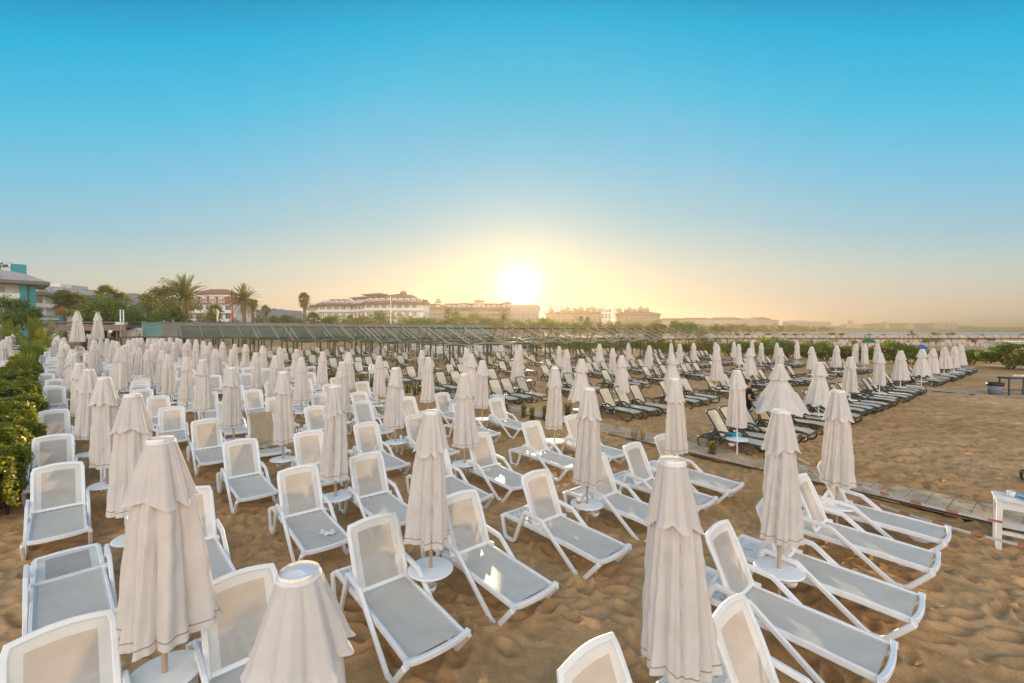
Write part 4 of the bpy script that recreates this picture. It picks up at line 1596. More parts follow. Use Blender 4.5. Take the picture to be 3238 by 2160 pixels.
def frond(b, az, el, L, droop, nl, ll, w, base, m, up=.0, rachis=True):
    """one feather leaf: arching stem with two ranks of leaflets"""
    pts = []
    p = Vector(base)
    d = Vector((math.cos(az) * math.cos(el), math.sin(az) * math.cos(el), math.sin(el)))
    st = L / 10
    for k in range(11):
        pts.append(p.copy())
        p = p + d * st
        d = (d + Vector((0, 0, -droop * (.4 + k * .12)))).normalized()
    if rachis: b.tube(pts, [.03 * L / 3] * 5 + [.02 * L / 3] * 6, 4, m, cap=False)
    for k in range(nl):
        t = .12 + .88 * k / (nl - 1)
        i = min(9, int(t * 10)); f = t * 10 - i
        q = pts[i].lerp(pts[i + 1], f)
        tg = (pts[i + 1] - pts[i]).normalized()
        sd = tg.cross(Vector((0, 0, 1)))
        sd = sd.normalized() if sd.length > .01 else Vector((1, 0, 0))
        upv = sd.cross(tg)
        l = ll * (math.sin(math.pi * min(1, .18 + t * .82)) ** .6 + .15)
        for s in (-1, 1):
            v = (sd * s * .80 + tg * .55 + upv * (.28 + up)).normalized() * l + Vector((0, 0, -l * .18))
            a = tg * w
            b.add([q - a, q + a, q + v * .6 + a * .8 + Vector((0, 0, .02)), q + v], [(0, 1, 2, 3)], m)


def fan(b, az, el, L, m, nf=11, r=.9, rng=None):
    d = Vector((math.cos(az) * math.cos(el), math.sin(az) * math.cos(el), math.sin(el)))
    e = d * L
    b.tube([(0, 0, 0), e * .5 + Vector((0, 0, .05)), e], .018, 4, m, cap=False)
    sd = d.cross(Vector((0, 0, 1)))
    sd = sd.normalized() if sd.length > .01 else Vector((1, 0, 0))
    up = sd.cross(d)
    for k in range(nf):
        a = (k / (nf - 1) - .5) * 4.0
        v = (d * math.cos(a) + sd * math.sin(a)) * r + Vector((0, 0, -.28 * r * abs(math.sin(a)) - .18 * r))
        n = (d * -math.sin(a) + sd * math.cos(a)) * r * .10
        b.add([e, e + v * .55 + n, e + v, e + v * .55 - n], [(0, 1, 2, 3)], m)


def palm(name, px, Y, top, width, label, kind="date", seed=1, group=None, base=None, dead=0, mat="palm_leaf", tr=.16, fr_n=34, crown=None):
    """kind: date = feather leaves, fan = fan leaves with a dead skirt"""
    rng = random.Random(seed)
    x = at(px, Y)
    z0 = gz(x, Y) if base is None else base
    ht = zat(top, Y) - z0
    L = width / F * Y / 2 * 1.12
    o = empty(name, (x, Y, z0))
    hz_ = ht - L * (.62 if kind == "date" else .75)
    if crown is not None: hz_ = crown
    hz_ = max(.25, hz_)
    b = MB()
    if kind == "date":
        for k in range(fr_n):
            el = R(88 - 118 * (k / fr_n) ** 1.1) + rng.uniform(-.1, .1)
            frond(b, k * 2.4 + rng.uniform(-.3, .3), el, L * rng.uniform(.9, 1.1), .05 + .10 * rng.random(), 22, L * .17, L * .010, (0, 0, 0), 0)
        for k in range(dead):
            frond(b, k * 2.4 + .7, R(rng.uniform(-75, -35)), L * rng.uniform(.7, .95), .06, 16, L * .10, L * .010, (0, 0, -.1), 1)
    else:
        for k in range(fr_n):
            el = R(85 - 120 * (k / fr_n)) + rng.uniform(-.15, .15)
            fan(b, k * 2.4 + rng.uniform(-.4, .4), el, L * rng.uniform(.5, .62), 0, 11, L * .5)
        for k in range(dead):
            fan(b, k * 2.4 + .4, R(rng.uniform(-86, -45)), L * rng.uniform(.3, .95), 1, 9, L * .48)
    q = b.build("crown", [M[mat], M["dead_frond"]], o, (0, 0, hz_))
    b = MB()
    b.tube([(0, 0, -.2), (.03, .02, hz_ * .5), (0, 0, hz_ + .1)], [tr * 1.25, tr, tr * 1.1], 9)
    b.build("trunk", M["palm_trunk"], o)
    tag(o, label, "palm", group)
    return o


def shrub(name, px, py_base, top, width, label, mat="leaf_mid", n=900, leaf=.10, seed=1, group=None, flowers=0, cat="shrub", zb=0.0, Y=None, flat=.8):
    rng = np.random.RandomState(seed)
    if Y is None: x, Y = gp(px, py_base, zb)
    else: x = at(px, Y)
    ht = zat(top, Y) - zb
    rx = width / F * Y / 2
    P, N, cs = crown_points(rng, n, rx, rx * .7, ht * .52, 16, .42)
    P[:, 2] = np.abs(P[:, 2] + ht * .5)
    up = np.array([0, 0, .9])
    V, Fc = leaf_quads(P, N * .5 + rng.normal(0, .6, N.shape), leaf, rng, .32)
    mats, mi = [M[mat]], np.zeros(len(Fc), int)
    o = empty(name, (x, Y, zb))
    link("foliage", np_mesh("foliage", V, Fc, mats, mi), o)
    b = MB()
    for k in range(7):
        a = k * 2.4
        b.tube([(.1 * math.cos(a), .1 * math.sin(a), -.1), (rx * .3 * math.cos(a), rx * .3 * math.sin(a), ht * .45), (rx * .6 * math.cos(a), rx * .5 * math.sin(a), ht * .85)], [.03, .022, .01], 5)
    b.build("stem", M["trunk"], o)
    if flowers:
        d = rng.normal(0, 1, (flowers, 3)); d /= np.linalg.norm(d, axis=1, keepdims=True); d[:, 2] = np.abs(d[:, 2])
        C = d * np.array([rx, rx * .7, ht * .55]) + np.array([0, 0, ht * .5])
        V, Fc = leaf_quads(C, d, leaf * .8, rng, .9)
        link("blossom", np_mesh("blossom", V, Fc, M["flower"]), o)
    tag(o, label, cat, group)
    return o


# ------------------------------------------------------------------ clipped hedge beside the first line
def hedge():
    rng = np.random.RandomState(4)
    o = empty("hedge", (0, 0, 0))
    d, p = (-.7071, .7071), (.7071, .7071)

    def pos(s, w):
        return d[0] * s + p[0] * w, d[1] * s + p[1] * w

    def cen(s): return -1.20 - .034 * (s - 12.5) + .08 * np.sin(s * .35)
    def wid(s): return .62 + .10 * np.sin(s * .9) + .08 * np.sin(s * 2.1)
    def hgt(s): return 1.10 + .12 * np.sin(s * .8 + 1) + .10 * np.sin(s * 1.9) - .25 * np.clip((s - 28) / 30, 0, 1)
    # solid dark core added inside the leaves to block light
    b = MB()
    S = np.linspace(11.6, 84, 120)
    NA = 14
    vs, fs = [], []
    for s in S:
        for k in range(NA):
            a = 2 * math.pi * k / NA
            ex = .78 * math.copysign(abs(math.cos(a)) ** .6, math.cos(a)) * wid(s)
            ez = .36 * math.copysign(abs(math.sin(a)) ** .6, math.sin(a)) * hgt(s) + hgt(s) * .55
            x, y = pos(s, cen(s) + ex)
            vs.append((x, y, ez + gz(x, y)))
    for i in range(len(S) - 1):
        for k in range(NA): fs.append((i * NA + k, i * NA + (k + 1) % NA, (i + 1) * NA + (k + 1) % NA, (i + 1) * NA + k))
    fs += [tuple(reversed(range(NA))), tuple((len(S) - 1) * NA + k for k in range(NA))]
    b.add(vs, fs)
    b.build("inner_light_block", M["hedge_core"], o)
    # leaves: dense near the viewer, coarser far away
    Vs, Fs, off = [], [], 0
    for s0, s1, n, lf in ((11.2, 14, 22000, .036), (14, 22, 26000, .048), (22, 40, 22000, .075), (40, 84, 16000, .12)):
        s = rng.uniform(s0, s1, n)
        a = rng.uniform(-.35, math.pi + .35, n)
        bump = 1 + .10 * np.sin(s * 5.3 + 3 * a) + .08 * np.sin(s * 9.1 - 4 * a) + rng.normal(0, .05, n)
        w = wid(s); h = hgt(s)
        ex = np.sign(np.cos(a)) * np.abs(np.cos(a)) ** .55 * w * bump
        ez = np.sign(np.sin(a)) * np.abs(np.sin(a)) ** .55 * h * .46 * bump + h * .56
        c = cen(s) + ex
        x, y = d[0] * s + p[0] * c, d[1] * s + p[1] * c
        g = .9 * (1 - np.exp(-np.maximum(0, s - 26) / 60))
        C = np.stack([x, y, ez + g], -1)
        N = np.stack([p[0] * np.cos(a), p[1] * np.cos(a), np.sin(a) + .4], -1)
        V, Fq = leaf_quads(C, N, lf, rng, .5)
        Vs.append(V); Fs.append(Fq + off); off += len(V)
    link("foliage", np_mesh("foliage", np.concatenate(Vs), np.concatenate(Fs), M["leaf_hedge"]), o)
    # bare stems at the near end
    for k in range(9):
        s, w = 11.2 + (k % 5) * .4, cen(11) + (-.45 + .9 * ((k * 37) % 10) / 10)
        x, y = pos(s, w)
        b = MB()
        for j in range(4):
            a = j * 1.7 + k
            b.tube([(x, y, -.05), (x + .05 * math.cos(a), y + .05 * math.sin(a), .28), (x + .22 * math.cos(a), y + .22 * math.sin(a), .85)], [.016, .012, .006], 5)
        b.build("stem", M["trunk"], o)
    tag(o, "long leafy green hedge with bare stems at its near end, beside the loungers", "hedge")


hedge()
# sprig sticking out of the hedge is part of its growth; ornamental grasses stand at its far end
def grass_clump(px, Y, top, width, label, mat, seed, n=260, name="ornamental_grass", zb=None, group=None):
    rng = random.Random(seed)
    x = at(px, Y)
    z0 = gz(x, Y) if zb is None else zb
    ht = zat(top, Y) - z0
    rx = width / F * Y / 2
    b = MB()
    for k in range(n):
        a, r = rng.uniform(0, 6.28), rng.uniform(0, 1) ** .5
        bx, by = r * rx * .45 * math.cos(a), r * rx * .45 * math.sin(a)
        l = ht * rng.uniform(.6, 1.05)
        ox, oy = math.cos(a) * rx * r * rng.uniform(.5, 1.1), math.sin(a) * rx * r * rng.uniform(.5, 1.1)
        w = ht * .012
        b.add([(bx - w, by, 0), (bx + w, by, 0), (bx + ox * .5 + w * .8, by + oy * .5, l * .6), (bx + ox * .5 - w * .8, by + oy * .5, l * .6)], [(0, 1, 2, 3)])
        b.add([(bx + ox * .5 - w * .8, by + oy * .5, l * .6), (bx + ox * .5 + w * .8, by + oy * .5, l * .6), (bx + ox, by + oy, l)], [(0, 1, 2)])
    o = b.build(name, M[mat], None, (x, Y, z0))
    return tag(o, label, "grass clump", group)


grass_clump(97, 34, 1072, 46, "tall yellow-green grass clump growing at the far part of the hedge", "leaf_mid", 3, 260)
grass_clump(122, 40, 1088, 44, "dark green grass clump behind the tall yellow-green one", "leaf_mid", 4, 300)
grass_clump(70, 24, 1112, 60, "low yellow grass clump in the hedge line", "leaf_hedge", 5, 300)

# palms and trees on the left -------------------------------------------------
palm("feather_palm", 118, 46, 1002, 205, "low spreading feather palm behind the hedge", "date", 3, None, None, 0, "palm_bright", tr=.3, fr_n=56, crown=.35)
palm("feather_palm", 28, 54, 1010, 150, "low feather palm at the left edge behind the hedge", "date", 8, None, None, 0, "palm_bright", tr=.3, fr_n=44, crown=.6)
T = broad_tree
T("leafy_tree", 34, 76, 925, 130, "dark green leafy tree in front of the teal balconies", "leaf_dark", 3200, .19, seed=1)
T("leafy_tree", 100, 74, 962, 110, "low dark green tree beside the teal balconies", "leaf_dark", 2600, .17, seed=2)
T("leafy_tree", 45, 72, 968, 70, "bright green young tree in front of the dark tree at the left", "leaf_mid", 1800, .14, seed=3)
palm("fan_palm", 205, 82, 920, 70, "shaggy fan palm with a hanging skirt, left one of the pair", "fan", 4, "twin shaggy fan palms", None, 46, tr=.26, fr_n=40)
palm("fan_palm", 248, 83, 928, 66, "shaggy fan palm with a hanging skirt, right one of the pair", "fan", 5, "twin shaggy fan palms", None, 40, tr=.26, fr_n=36)
palm("fan_palm", 340, 92, 905, 74, "tall fan palm rising above the big green tree", "fan", 6, None, None, 12, tr=.25, fr_n=30)
palm("fan_palm", 385, 94, 926, 60, "second fan palm top above the big green tree, lower and to its right", "fan", 7, None, None, 10, tr=.22, fr_n=24)
T("leafy_tree", 345, 80, 938, 210, "big bright green tree behind the two white poles", "leaf_mid", 6500, .19, seed=5, clumps=40)
T("leafy_tree", 300, 77, 985, 110, "dark olive tree below the big bright green tree", "leaf_dark", 2200, .16, seed=6)
T("leafy_tree", 440, 79, 975, 120, "dark green tree beside the big bright green tree", "leaf_dark", 2800, .16, seed=16)
T("leafy_tree", 535, 90, 888, 185, "tallest airy olive-green tree with sky showing through its top", "leaf_olive", 5600, .20, seed=7, clumps=46, lobed=.26)
T("leafy_tree", 470, 92, 928, 60, "small airy side tree beside the tallest olive-green tree", "leaf_olive", 1100, .19, seed=8, clumps=14, lobed=.4, cr_h=4)
T("leafy_tree", 503, 79, 972, 92, "round dense bush-like tree in front of the tallest tree", "leaf_mid", 4200, .12, seed=9, clumps=40, lobed=.5)
T("leafy_tree", 560, 75, 968, 90, "dark shaded tree under the large date palm", "leaf_dark", 2200, .18, seed=10)
palm("date_palm", 586, 78, 896, 132, "large date palm with long hanging dead fronds", "date", 11, None, None, 26, tr=.36, fr_n=60)
T("leafy_tree", 640, 74, 985, 100, "wispy grey-green tamarisk in front of the orange-roofed hotel", "leaf_olive", 3000, .11, seed=12, clumps=22, lobed=.5)
T("leafy_tree", 672, 78, 978, 62, "small bright bush behind the white flag", "leaf_mid", 1500, .16, seed=13)
palm("fan_palm", 683, 86, 962, 50, "small fan palm in front of the orange-roofed hotel", "fan", 14, None, None, 8, tr=.2, fr_n=22)
palm("feather_palm", 735, 84, 922, 34, "slender tall palm just left of the big date palm", "date", 15, None, None, 3, tr=.13, fr_n=22)
palm("date_palm", 772, 80, 918, 98, "big date palm right of the orange-roofed hotel", "date", 17, None, None, 20, tr=.32, fr_n=54)
palm("date_palm", 800, 86, 960, 60, "smaller date palm tucked behind the big one", "date", 18, None, None, 12, tr=.25, fr_n=30)
palm("fan_palm", 841, 120, 966, 34, "small distant palm right of the date palms", "fan", 19, None, None, 6, tr=.25, fr_n=22)
palm("fan_palm", 963, 105, 926, 42, "lone tall fan palm with a shaggy head left of the long hotel", "fan", 20, None, None, 34, tr=.30, fr_n=34)
palm("fan_palm", 992, 100, 988, 52, "short shaggy fan palm beside the lone tall one", "fan", 21, None, None, 26, tr=.3, fr_n=30)
T("leafy_tree", 1045, 100, 984, 64, "round dense tree in front of the long hotel", "leaf_mid", 2400, .17, seed=22, clumps=26, lobed=.5)
GT = "trees in a belt behind the shade frames"
rt = random.Random(5)
belt = [(830, 992, 70), (870, 988, 60), (905, 994, 70), (935, 1000, 60), (700, 1004, 60), (745, 1006, 60), (1012, 1004, 50), (1090, 992, 60), (1120, 986, 50), (1150, 985, 70), (1190, 980, 80), (1232, 977, 70), (1280, 988, 70), (1320, 990, 70), (1360, 988, 80), (1400, 992, 60),
        (1445, 990, 80), (1500, 988, 80), (1545, 994, 70), (1590, 1000, 70), (1640, 1004, 70), (1690, 1006, 70), (1725, 1000, 60), (1760, 1006, 70), (1810, 1010, 70), (1860, 1012, 70), (1910, 1012, 70), (1960, 1012, 80), (2010, 1014, 80), (2060, 1014, 60), (2085, 1008, 50), (2130, 1016, 70), (2180, 1017, 80), (2240, 1019, 80)]
for k, (px, top, w_) in enumerate(belt):
    px += rt.uniform(-6, 6)
    T("belt_tree", px, rt.uniform(112, 150), top + rt.uniform(-3, 3), w_ * 1.25, f"olive green tree in the hazy belt behind the shade frames, {nth(k + 1)} from the left", rt.choice(["leaf_olive", "leaf_mid", "leaf_olive"]), 1500, .26, base=.6, seed=100 + k, group=GT, clumps=22, lobed=.5, cr_h=(zat(top, 130) - .6) * 1.02)
for k, (px, top, w_, Y, kd) in enumerate(((1065, 1015, 34, 92, "date"), (1105, 1012, 30, 92, "date"), (1150, 1016, 30, 95, "date"), (1198, 1016, 28, 95, "date"), (1418, 974, 26, 150, "fan"), (1443, 984, 34, 140, "fan"), (1592, 992, 56, 110, "date"), (1763, 1026, 40, 100, "date"), (1836, 1000, 20, 160, "fan"), (1858, 1002, 18, 160, "fan"), (1540, 1030, 34, 95, "date"), (900, 998, 40, 100, "fan"), (860, 1006, 40, 95, "date"))):
    palm("belt_palm", px, Y, top, w_, f"hazy palm in the tree belt behind the shade frames, {nth(k + 1)} of the thirteen in depth", kd, 200 + k, "palms in a belt behind the shade frames", .6, 6, tr=.2, fr_n=26)

for k, (px, top, w_, Y) in enumerate(((2270, 1020, 60, 260), (2310, 1022, 70, 300), (2350, 1022, 60, 320), (2390, 1024, 70, 340), (2425, 1024, 60, 360), (2460, 1024, 60, 380), (2490, 1024, 60, 420), (2520, 1026, 60, 450), (2550, 1028, 60, 500), (2580, 1030, 60, 540), (2610, 1032, 56, 580))):
    T("far_tree", px, Y, top, w_, f"faint tree on the hazy coast right of the palace, {nth(k + 1)} from the left", "leaf_olive", 900, .55, base=-.5, seed=160 + k, group="faint trees on the coast", clumps=16, lobed=.5, cr_h=(zat(top, Y) + .5) * 1.02)
# oleander bushes along the sea side -------------------------------------------
ol = [(1560, 1112, 1078, 80), (1640, 1114, 1076, 90), (1720, 1116, 1074, 90), (1800, 1118, 1074, 95), (1880, 1118, 1074, 95), (1960, 1119, 1075, 90), (2030, 1120, 1076, 80), (2090, 1121, 1077, 70), (2150, 1122, 1080, 80), (2225, 1125, 1076, 85), (2300, 1126, 1078, 90), (2370, 1128, 1074, 80),
      (2436, 1132, 1070, 85), (2500, 1134, 1082, 80), (2560, 1136, 1088, 80), (2610, 1140, 1082, 80), (2680, 1144, 1092, 70), (2735, 1146, 1096, 60), (2790, 1150, 1094, 60), (2835, 1150, 1080, 80), (2880, 1152, 1092, 70), (2960, 1152, 1104, 50), (3070, 1154, 1106, 70), (3125, 1150, 1112, 55), (3196, 1166, 1086, 110), (3260, 1172, 1090, 90)]
for k, (px, pb, top, w_) in enumerate(ol):
    fl = 26 if px in (2436, 2835, 2790, 2300) else (6 if k % 3 == 0 else 0)
    shrub("oleander_bush", px, pb, top, w_ * 1.75, f"{'pink flowering ' if fl > 20 else 'green '}oleander bush behind the dark loungers, {nth(k + 1)} from the left", "dry_grass" if px in (2960, 3125) else ("leaf_olive" if k % 4 == 1 else "leaf_mid"), 3200, .15, 300 + k, "oleander bushes behind the beach", fl, "bush")
# weeds along the boardwalk
for k, (px, pb, top, w_) in enumerate(((1040, 1205, 1165, 40), (1055, 1200, 1172, 30), (1120, 1212, 1180, 30), (1143, 1218, 1178, 34), (1172, 1222, 1186, 30), (1290, 1245, 1198, 40), (1315, 1252, 1205, 44), (1330, 1240, 1185, 26), (1382, 1258, 1228, 34), (1600, 1310, 1270, 22), (1655, 1322, 1276, 20), (1683, 1330, 1282, 24), (1722, 1330, 1276, 22), (1795, 1315, 1268, 40), (1830, 1330, 1295, 30), (2252, 1440, 1392, 34), (1000, 1190, 1160, 40), (905, 1180, 1152, 30))):
    shrub("beach_weed", px, pb, top, w_, f"green weed growing in the sand along the boardwalk, {nth(k + 1)} noted from the far end", "leaf_hedge" if k % 2 else "leaf_mid", 170, .045, 400 + k, "weeds along the boardwalk", 0, "weed")
for k, (px, pb, top, w_) in enumerate(((2008, 1395, 1340, 24), (2035, 1395, 1342, 20))):
    x, Y = gp(px, pb, 0)
    grass_clump(px, Y, top, w_, f"thin dry weed stalk beside the boardwalk, {'left' if k == 0 else 'right'} one of the two", "dead_frond", 40 + k, 30, "dry_weed", 0.0, "dry weed stalks")
# ------------------------------------------------------------------ hotels
def flat_mat(name, col, rough=.8, var=.06, scale=.4): return mat_plain(name, col, rough, var, scale, 0, .25)


M["wall_white"] = flat_mat("wall_white", (.74, .72, .68))
M["wall_cream"] = flat_mat("wall_cream", (.44, .36, .265))
M["wall_pink"] = flat_mat("wall_pink", (.31, .215, .15))
M["teal_paint"] = flat_mat("teal_paint", (.05, .30, .33))
M["roof_grey"] = flat_mat("roof_grey", (.44, .46, .48))
M["soffit"] = flat_mat("soffit", (.20, .175, .15))
M["roof_red"] = mat_plain("roof_red", (.33, .15, .10), .85, .15, 1.2, 0, .15)
M["roof_brown"] = mat_plain("roof_brown", (.25, .145, .095), .85, .15, 1.0, 0, .15)
M["window_glass"] = mat_plain("window_glass", (.10, .12, .12), .12, .2, .8, 0, .6)
M["window_pale"] = mat_plain("window_pale", (.34, .31, .26), .3, .2, 1.5, 0, .4)
M["rail_glass"] = mat_plain("rail_glass", (.24, .32, .30), .15, .15, 1.5, 0, .5)
M["brown_cladding"] = flat_mat("brown_cladding", (.24, .185, .15), .8, .12, 2.5)
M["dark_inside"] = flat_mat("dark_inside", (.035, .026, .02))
M["wall_hazy"] = flat_mat("wall_hazy", (.40, .34, .28))  # white far walls toned down, haze put into their colour
M["dome"] = flat_mat("dome_plaster", (.34, .265, .19))


def facing(px0, px1, Y0, Y1, z=0.0):
    """a facade seen between two photo columns, at depths Y0 and Y1: origin, length, rotation (local x along the facade, +y away from the viewer)"""
    x0, x1 = at(px0, Y0), at(px1, Y1)
    L_ = math.hypot(x1 - x0, Y1 - Y0)
    return (x0, Y0, z), L_, math.atan2(Y1 - Y0, x1 - x0)


def windows(parent, L_, z0s, w, h, step, y, x0=1.0, x1=None, mt="window_glass", limit=100, arch=False, frame="wall_white", name="window"):
    b = MB(); b.box((0, 0, 0), (w, .08, h)); pane = b.mesh("pane", M[mt])
    b = MB()
    t = .12
    b.box((0, -.03, h / 2 + t / 2), (w + 2 * t, .14, t)); b.box((0, -.03, -h / 2 - t / 2), (w + 2 * t, .14, t))
    b.box((-w / 2 - t / 2, -.03, 0), (t, .139, h)); b.box((w / 2 + t / 2, -.03, 0), (t, .139, h)); b.box((0, -.05, 0), (.07, .06, h))
    if arch: b.prism([(w / 2 + .2, h / 2 + t), (w * .3, h / 2 + .75), (-w * .3, h / 2 + .75), (-w / 2 - .2, h / 2 + t)], -.35, .1)
    fm = b.mesh(name, M[frame])
    n = 0
    for z in z0s:
        x = x0
        while x < (x1 or L_) - .5 * w and n < limit:
            q = link(name, fm, parent, (x, y, z))
            link("pane", pane, q, (0, -.01, 0))
            x += step
            n += 1


def box_part(name, parent, x0, x1, y0, y1, z0, z1, mt):
    b = MB(); b.box(((x0 + x1) / 2, (y0 + y1) / 2, (z0 + z1) / 2), (x1 - x0, y1 - y0, z1 - z0))
    return b.build(name, M[mt], parent)


def hip_roof(name, parent, x0, x1, y0, y1, z0, z1, mt, over=.6, ridge=.5, curve=False):
    b = MB()
    x0 -= over; x1 += over; y0 -= over; y1 += over
    cy = (y0 + y1) / 2
    k = (y1 - y0) / 2 * ridge * 1.0
    if curve:
        N = 24
        vs = []
        for i in range(N + 1):
            u = i / N
            x = x0 + (x1 - x0) * u
            h = z0 + (z1 - z0) * math.sin(math.pi * (.08 + .84 * u)) ** .55
            vs += [(x, y0, z0 - .35), (x, y0, z0), (x, cy - 1, h), (x, y1, z0)]
        fs = []
        for i in range(N):
            a, c = i * 4, i * 4 + 4
            fs += [(a, c, c + 1, a + 1), (a + 1, c + 1, c + 2, a + 2), (a + 2, c + 2, c + 3, a + 3)]
        fs += [(0, 1, 2, 3), (N * 4 + 3, N * 4 + 2, N * 4 + 1, N * 4)]
        b.add(vs, fs, 0, False)
    else:
        vs = [(x0, y0, z0), (x1, y0, z0), (x1, y1, z0), (x0, y1, z0), (x0 + k, cy, z1), (x1 - k, cy, z1)]
        b.add(vs, [(0, 1, 5, 4), (1, 2, 5), (2, 3, 4, 5), (3, 0, 4), (3, 2, 1, 0)])
        b.box(((x0 + x1) / 2, cy, z0 - .15), (x1 - x0 - .02, y1 - y0 - .02, .3))
    return b.build(name, M[mt], parent)


def hotel_root(o_, rz, label):
    o = empty("hotel_building", o_, rz)
    tag(o, label, "hotel")
    return o


# teal and white hotel at the far left -----------------------------------------
def teal_hotel(px0, px1, Y0, Y1, eave, label, nfl, roof_top, tower=None, sign=False, teal_at=.82, seed=0):
    org, L_, rz = facing(px0, px1, Y0, Y1)
    o = hotel_root(org, rz, label)
    ze = zat(eave, (Y0 + Y1) / 2)
    D = 14
    fh = 3.1
    box_part("wall", o, 0, L_, 1.6, D, -.5, ze, "wall_white")
    xt = L_ * teal_at
    box_part("teal_panel", o, xt, xt + L_ * .10, .2, 1.58, -.5, ze - .02, "teal_paint")
    box_part("teal_panel", o, L_ - .5, L_ + .5, .6, D - 1, -.5, ze - .03, "teal_paint")
    for k in range(nfl):
        z = ze - fh * (k + 1)
        b = MB()
        b.box((xt / 2, .85, z), (xt, 1.7, .22))
        b.box((xt / 2, .06, z + (.55 if k % 2 == 0 else .18)), (xt, .12, 1.1 if k % 2 == 0 else .4))
        b.build("balcony", M["wall_white"], o)
        if k % 2:
            b = MB(); b.box((xt / 2, .06, z + .78), (xt, .05, .75)); b.build("balcony_glass", M["rail_glass"], o)
        b = MB(); b.box((xt * .5, .9, z + 1.6), (.22, 1.4, 3.0)); b.build("divider", M["wall_white"], o)
    windows(o, xt, [ze - fh * (k + 1) + 1.35 for k in range(nfl)], 2.0, 2.1, 3.4, 1.57, 1.8, xt, "window_pale")
    zr_ = zat(roof_top, (Y0 + Y1) / 2)
    b = MB()
    b.box((L_ / 2 + .6, D / 2, ze + .35), (L_ + 4.0, D + 3, .7)); b.build("eave", M["soffit"], o)
    b = MB()
    pr = [(-1.2, ze + .7), (L_ + 2.6, ze + .72), (L_ * .93, ze + .7 + (zr_ - ze) * .5), (L_ * .70, zr_ - .25), (L_ * .5, zr_), (-1.2, zr_)]
    b.prism(pr, .2, D)
    b.build("roof", M["roof_grey"], o)
    for x in (L_ * .16, L_ * .44):
        b = MB(); b.box((x, .02, ze + .7 + (zr_ - ze) * .30), (L_ * .17, .5, (zr_ - ze) * .34)); q = b.build("dormer", M["wall_white"], o)
        b = MB(); b.box((x, -.26, ze + .7 + (zr_ - ze) * .30), (L_ * .14, .06, (zr_ - ze) * .22)); b.build("pane", M["window_pale"], q)
    if tower:
        b = MB(); b.box((L_ * tower, D * .5, zr_ - .2), (L_ * .22, 6, 3.8)); b.build("stair_tower", M["teal_paint"], o)
    return o, L_, zr_


o, L_, zr_ = teal_hotel(-130, 106, 88, 95.7, 894, "white and teal hotel with curved grey roof and rooftop sign at the left edge", 4, 850, tower=.83)
# rooftop sign: & SPA with two stars
sg = empty("rooftop_sign", (at(-40, 88), 88, zat(848, 88)), 0)
M["sign_dark"] = flat_mat("sign_dark", (.05, .02, .02))
ps = 88 / F
text_mesh("& SPA", 11.5 * ps * 1.05, M["sign_dark"], "lettering", sg, ((17 + 40) * ps, 0, zat(845, 88) - zat(848, 88)), (R(90), 0, 0), .08)
for sxp in (3, 12):
    b = MB()
    pts = []
    for k in range(10):
        r_ = .22 if k % 2 == 0 else .09
        a = math.pi / 2 + k * math.pi / 5
        pts.append((r_ * math.cos(a), r_ * math.sin(a)))
    b.prism(pts, -.05, .05)
    b.build("star", M["sign_dark"], sg, ((sxp + 40) * ps, 0, zat(833, 88) - zat(848, 88)))
b = MB()
zz = zat(831, 88) - zat(848, 88)
for xp in (-30, 5, 39):
    b.bar(((xp + 40) * ps, .12, -.3), ((xp + 40) * ps, .12, zz), .05, .05)
b.bar((10 * ps, .12, zz), (80 * ps, .12, zz), .05, .05); b.bar((10 * ps, .12, .1), (80 * ps, .12, .1), .05, .05)
b.build("sign_frame", M["green_metal"], sg)
tag(sg, "rooftop sign reading & SPA with two stars on the left hotel", "sign")
teal_hotel(104, 300, 112, 124, 938, "lower white and teal hotel with rounded grey roof behind the shaggy palms", 4, 908, None, teal_at=.40)
org, L2, rz = facing(116, 196, 150, 150)
o = hotel_root(org, rz, "plain grey rooftop block above the lower teal hotel")
box_part("wall", o, 0, L2, 0, 8, 0, zat(897, 150), "wall_white")
box_part("roof", o, L2 * .7, L2 * 1.3, 1, 7, zat(897, 150) - 1.5, zat(903, 150) + .2, "roof_grey")

# orange-roofed hotel ------------------------------------------------------------
org, L_, rz = facing(486, 732, 165, 165)
o = hotel_root(org, rz, "hotel with orange hipped roof and arched dormers behind the date palms")
z1, z2, z3 = zat(961, 165), zat(938, 165), zat(927, 165)
box_part("wall", o, 0, L_, 1.2, 16, -.5, z1, "wall_white")
box_part("mansard", o, -.4, L_ + .4, .6, 16.4, z1, z2, "roof_red")
windows(o, L_, [(z1 + z2) / 2 - .2], 2.1, 1.5, 3.3, .52, 2.0, None, "window_pale", arch=True)
b = MB(); b.box((L_ / 2, .5, z2 + .35), (L_ + 1, .7, .7)); b.build("parapet", M["wall_white"], o)
b = MB()
for k in range(26): b.bar((L_ * .35 + k * .62, .1, z2 + .7), (L_ * .35 + k * .62 + .35, -.5, z2 + .1), .12, .12)
b.build("pergola_slats", M["wall_white"], o)
xa, xb = (607 - 486) / 246 * L_, (702 - 486) / 246 * L_
box_part("penthouse_wall", o, xa + 1, xb - 1, 3, 11, z2, z3 + .3, "wall_cream")
hip_roof("roof", o, xa, xb, 2.5, 11.5, zat(925, 165), zat(909, 165), "roof_red", .6, .62)
for k in range(3):
    z = z1 - 3.3 * (k + 1)
    b = MB(); b.box((L_ / 2, .6, z), (L_, 1.3, .25)); b.box((L_ / 2, .05, z + .55), (L_, .12, .9)); b.build("balcony", M["wall_white"], o)
windows(o, L_, [z1 - 1.5 - 3.3 * k for k in range(3)], 2.2, 2.1, 3.6, 1.17, 2, None, "window_glass")

# the long hotel (three wings) -----------------------------------------------------


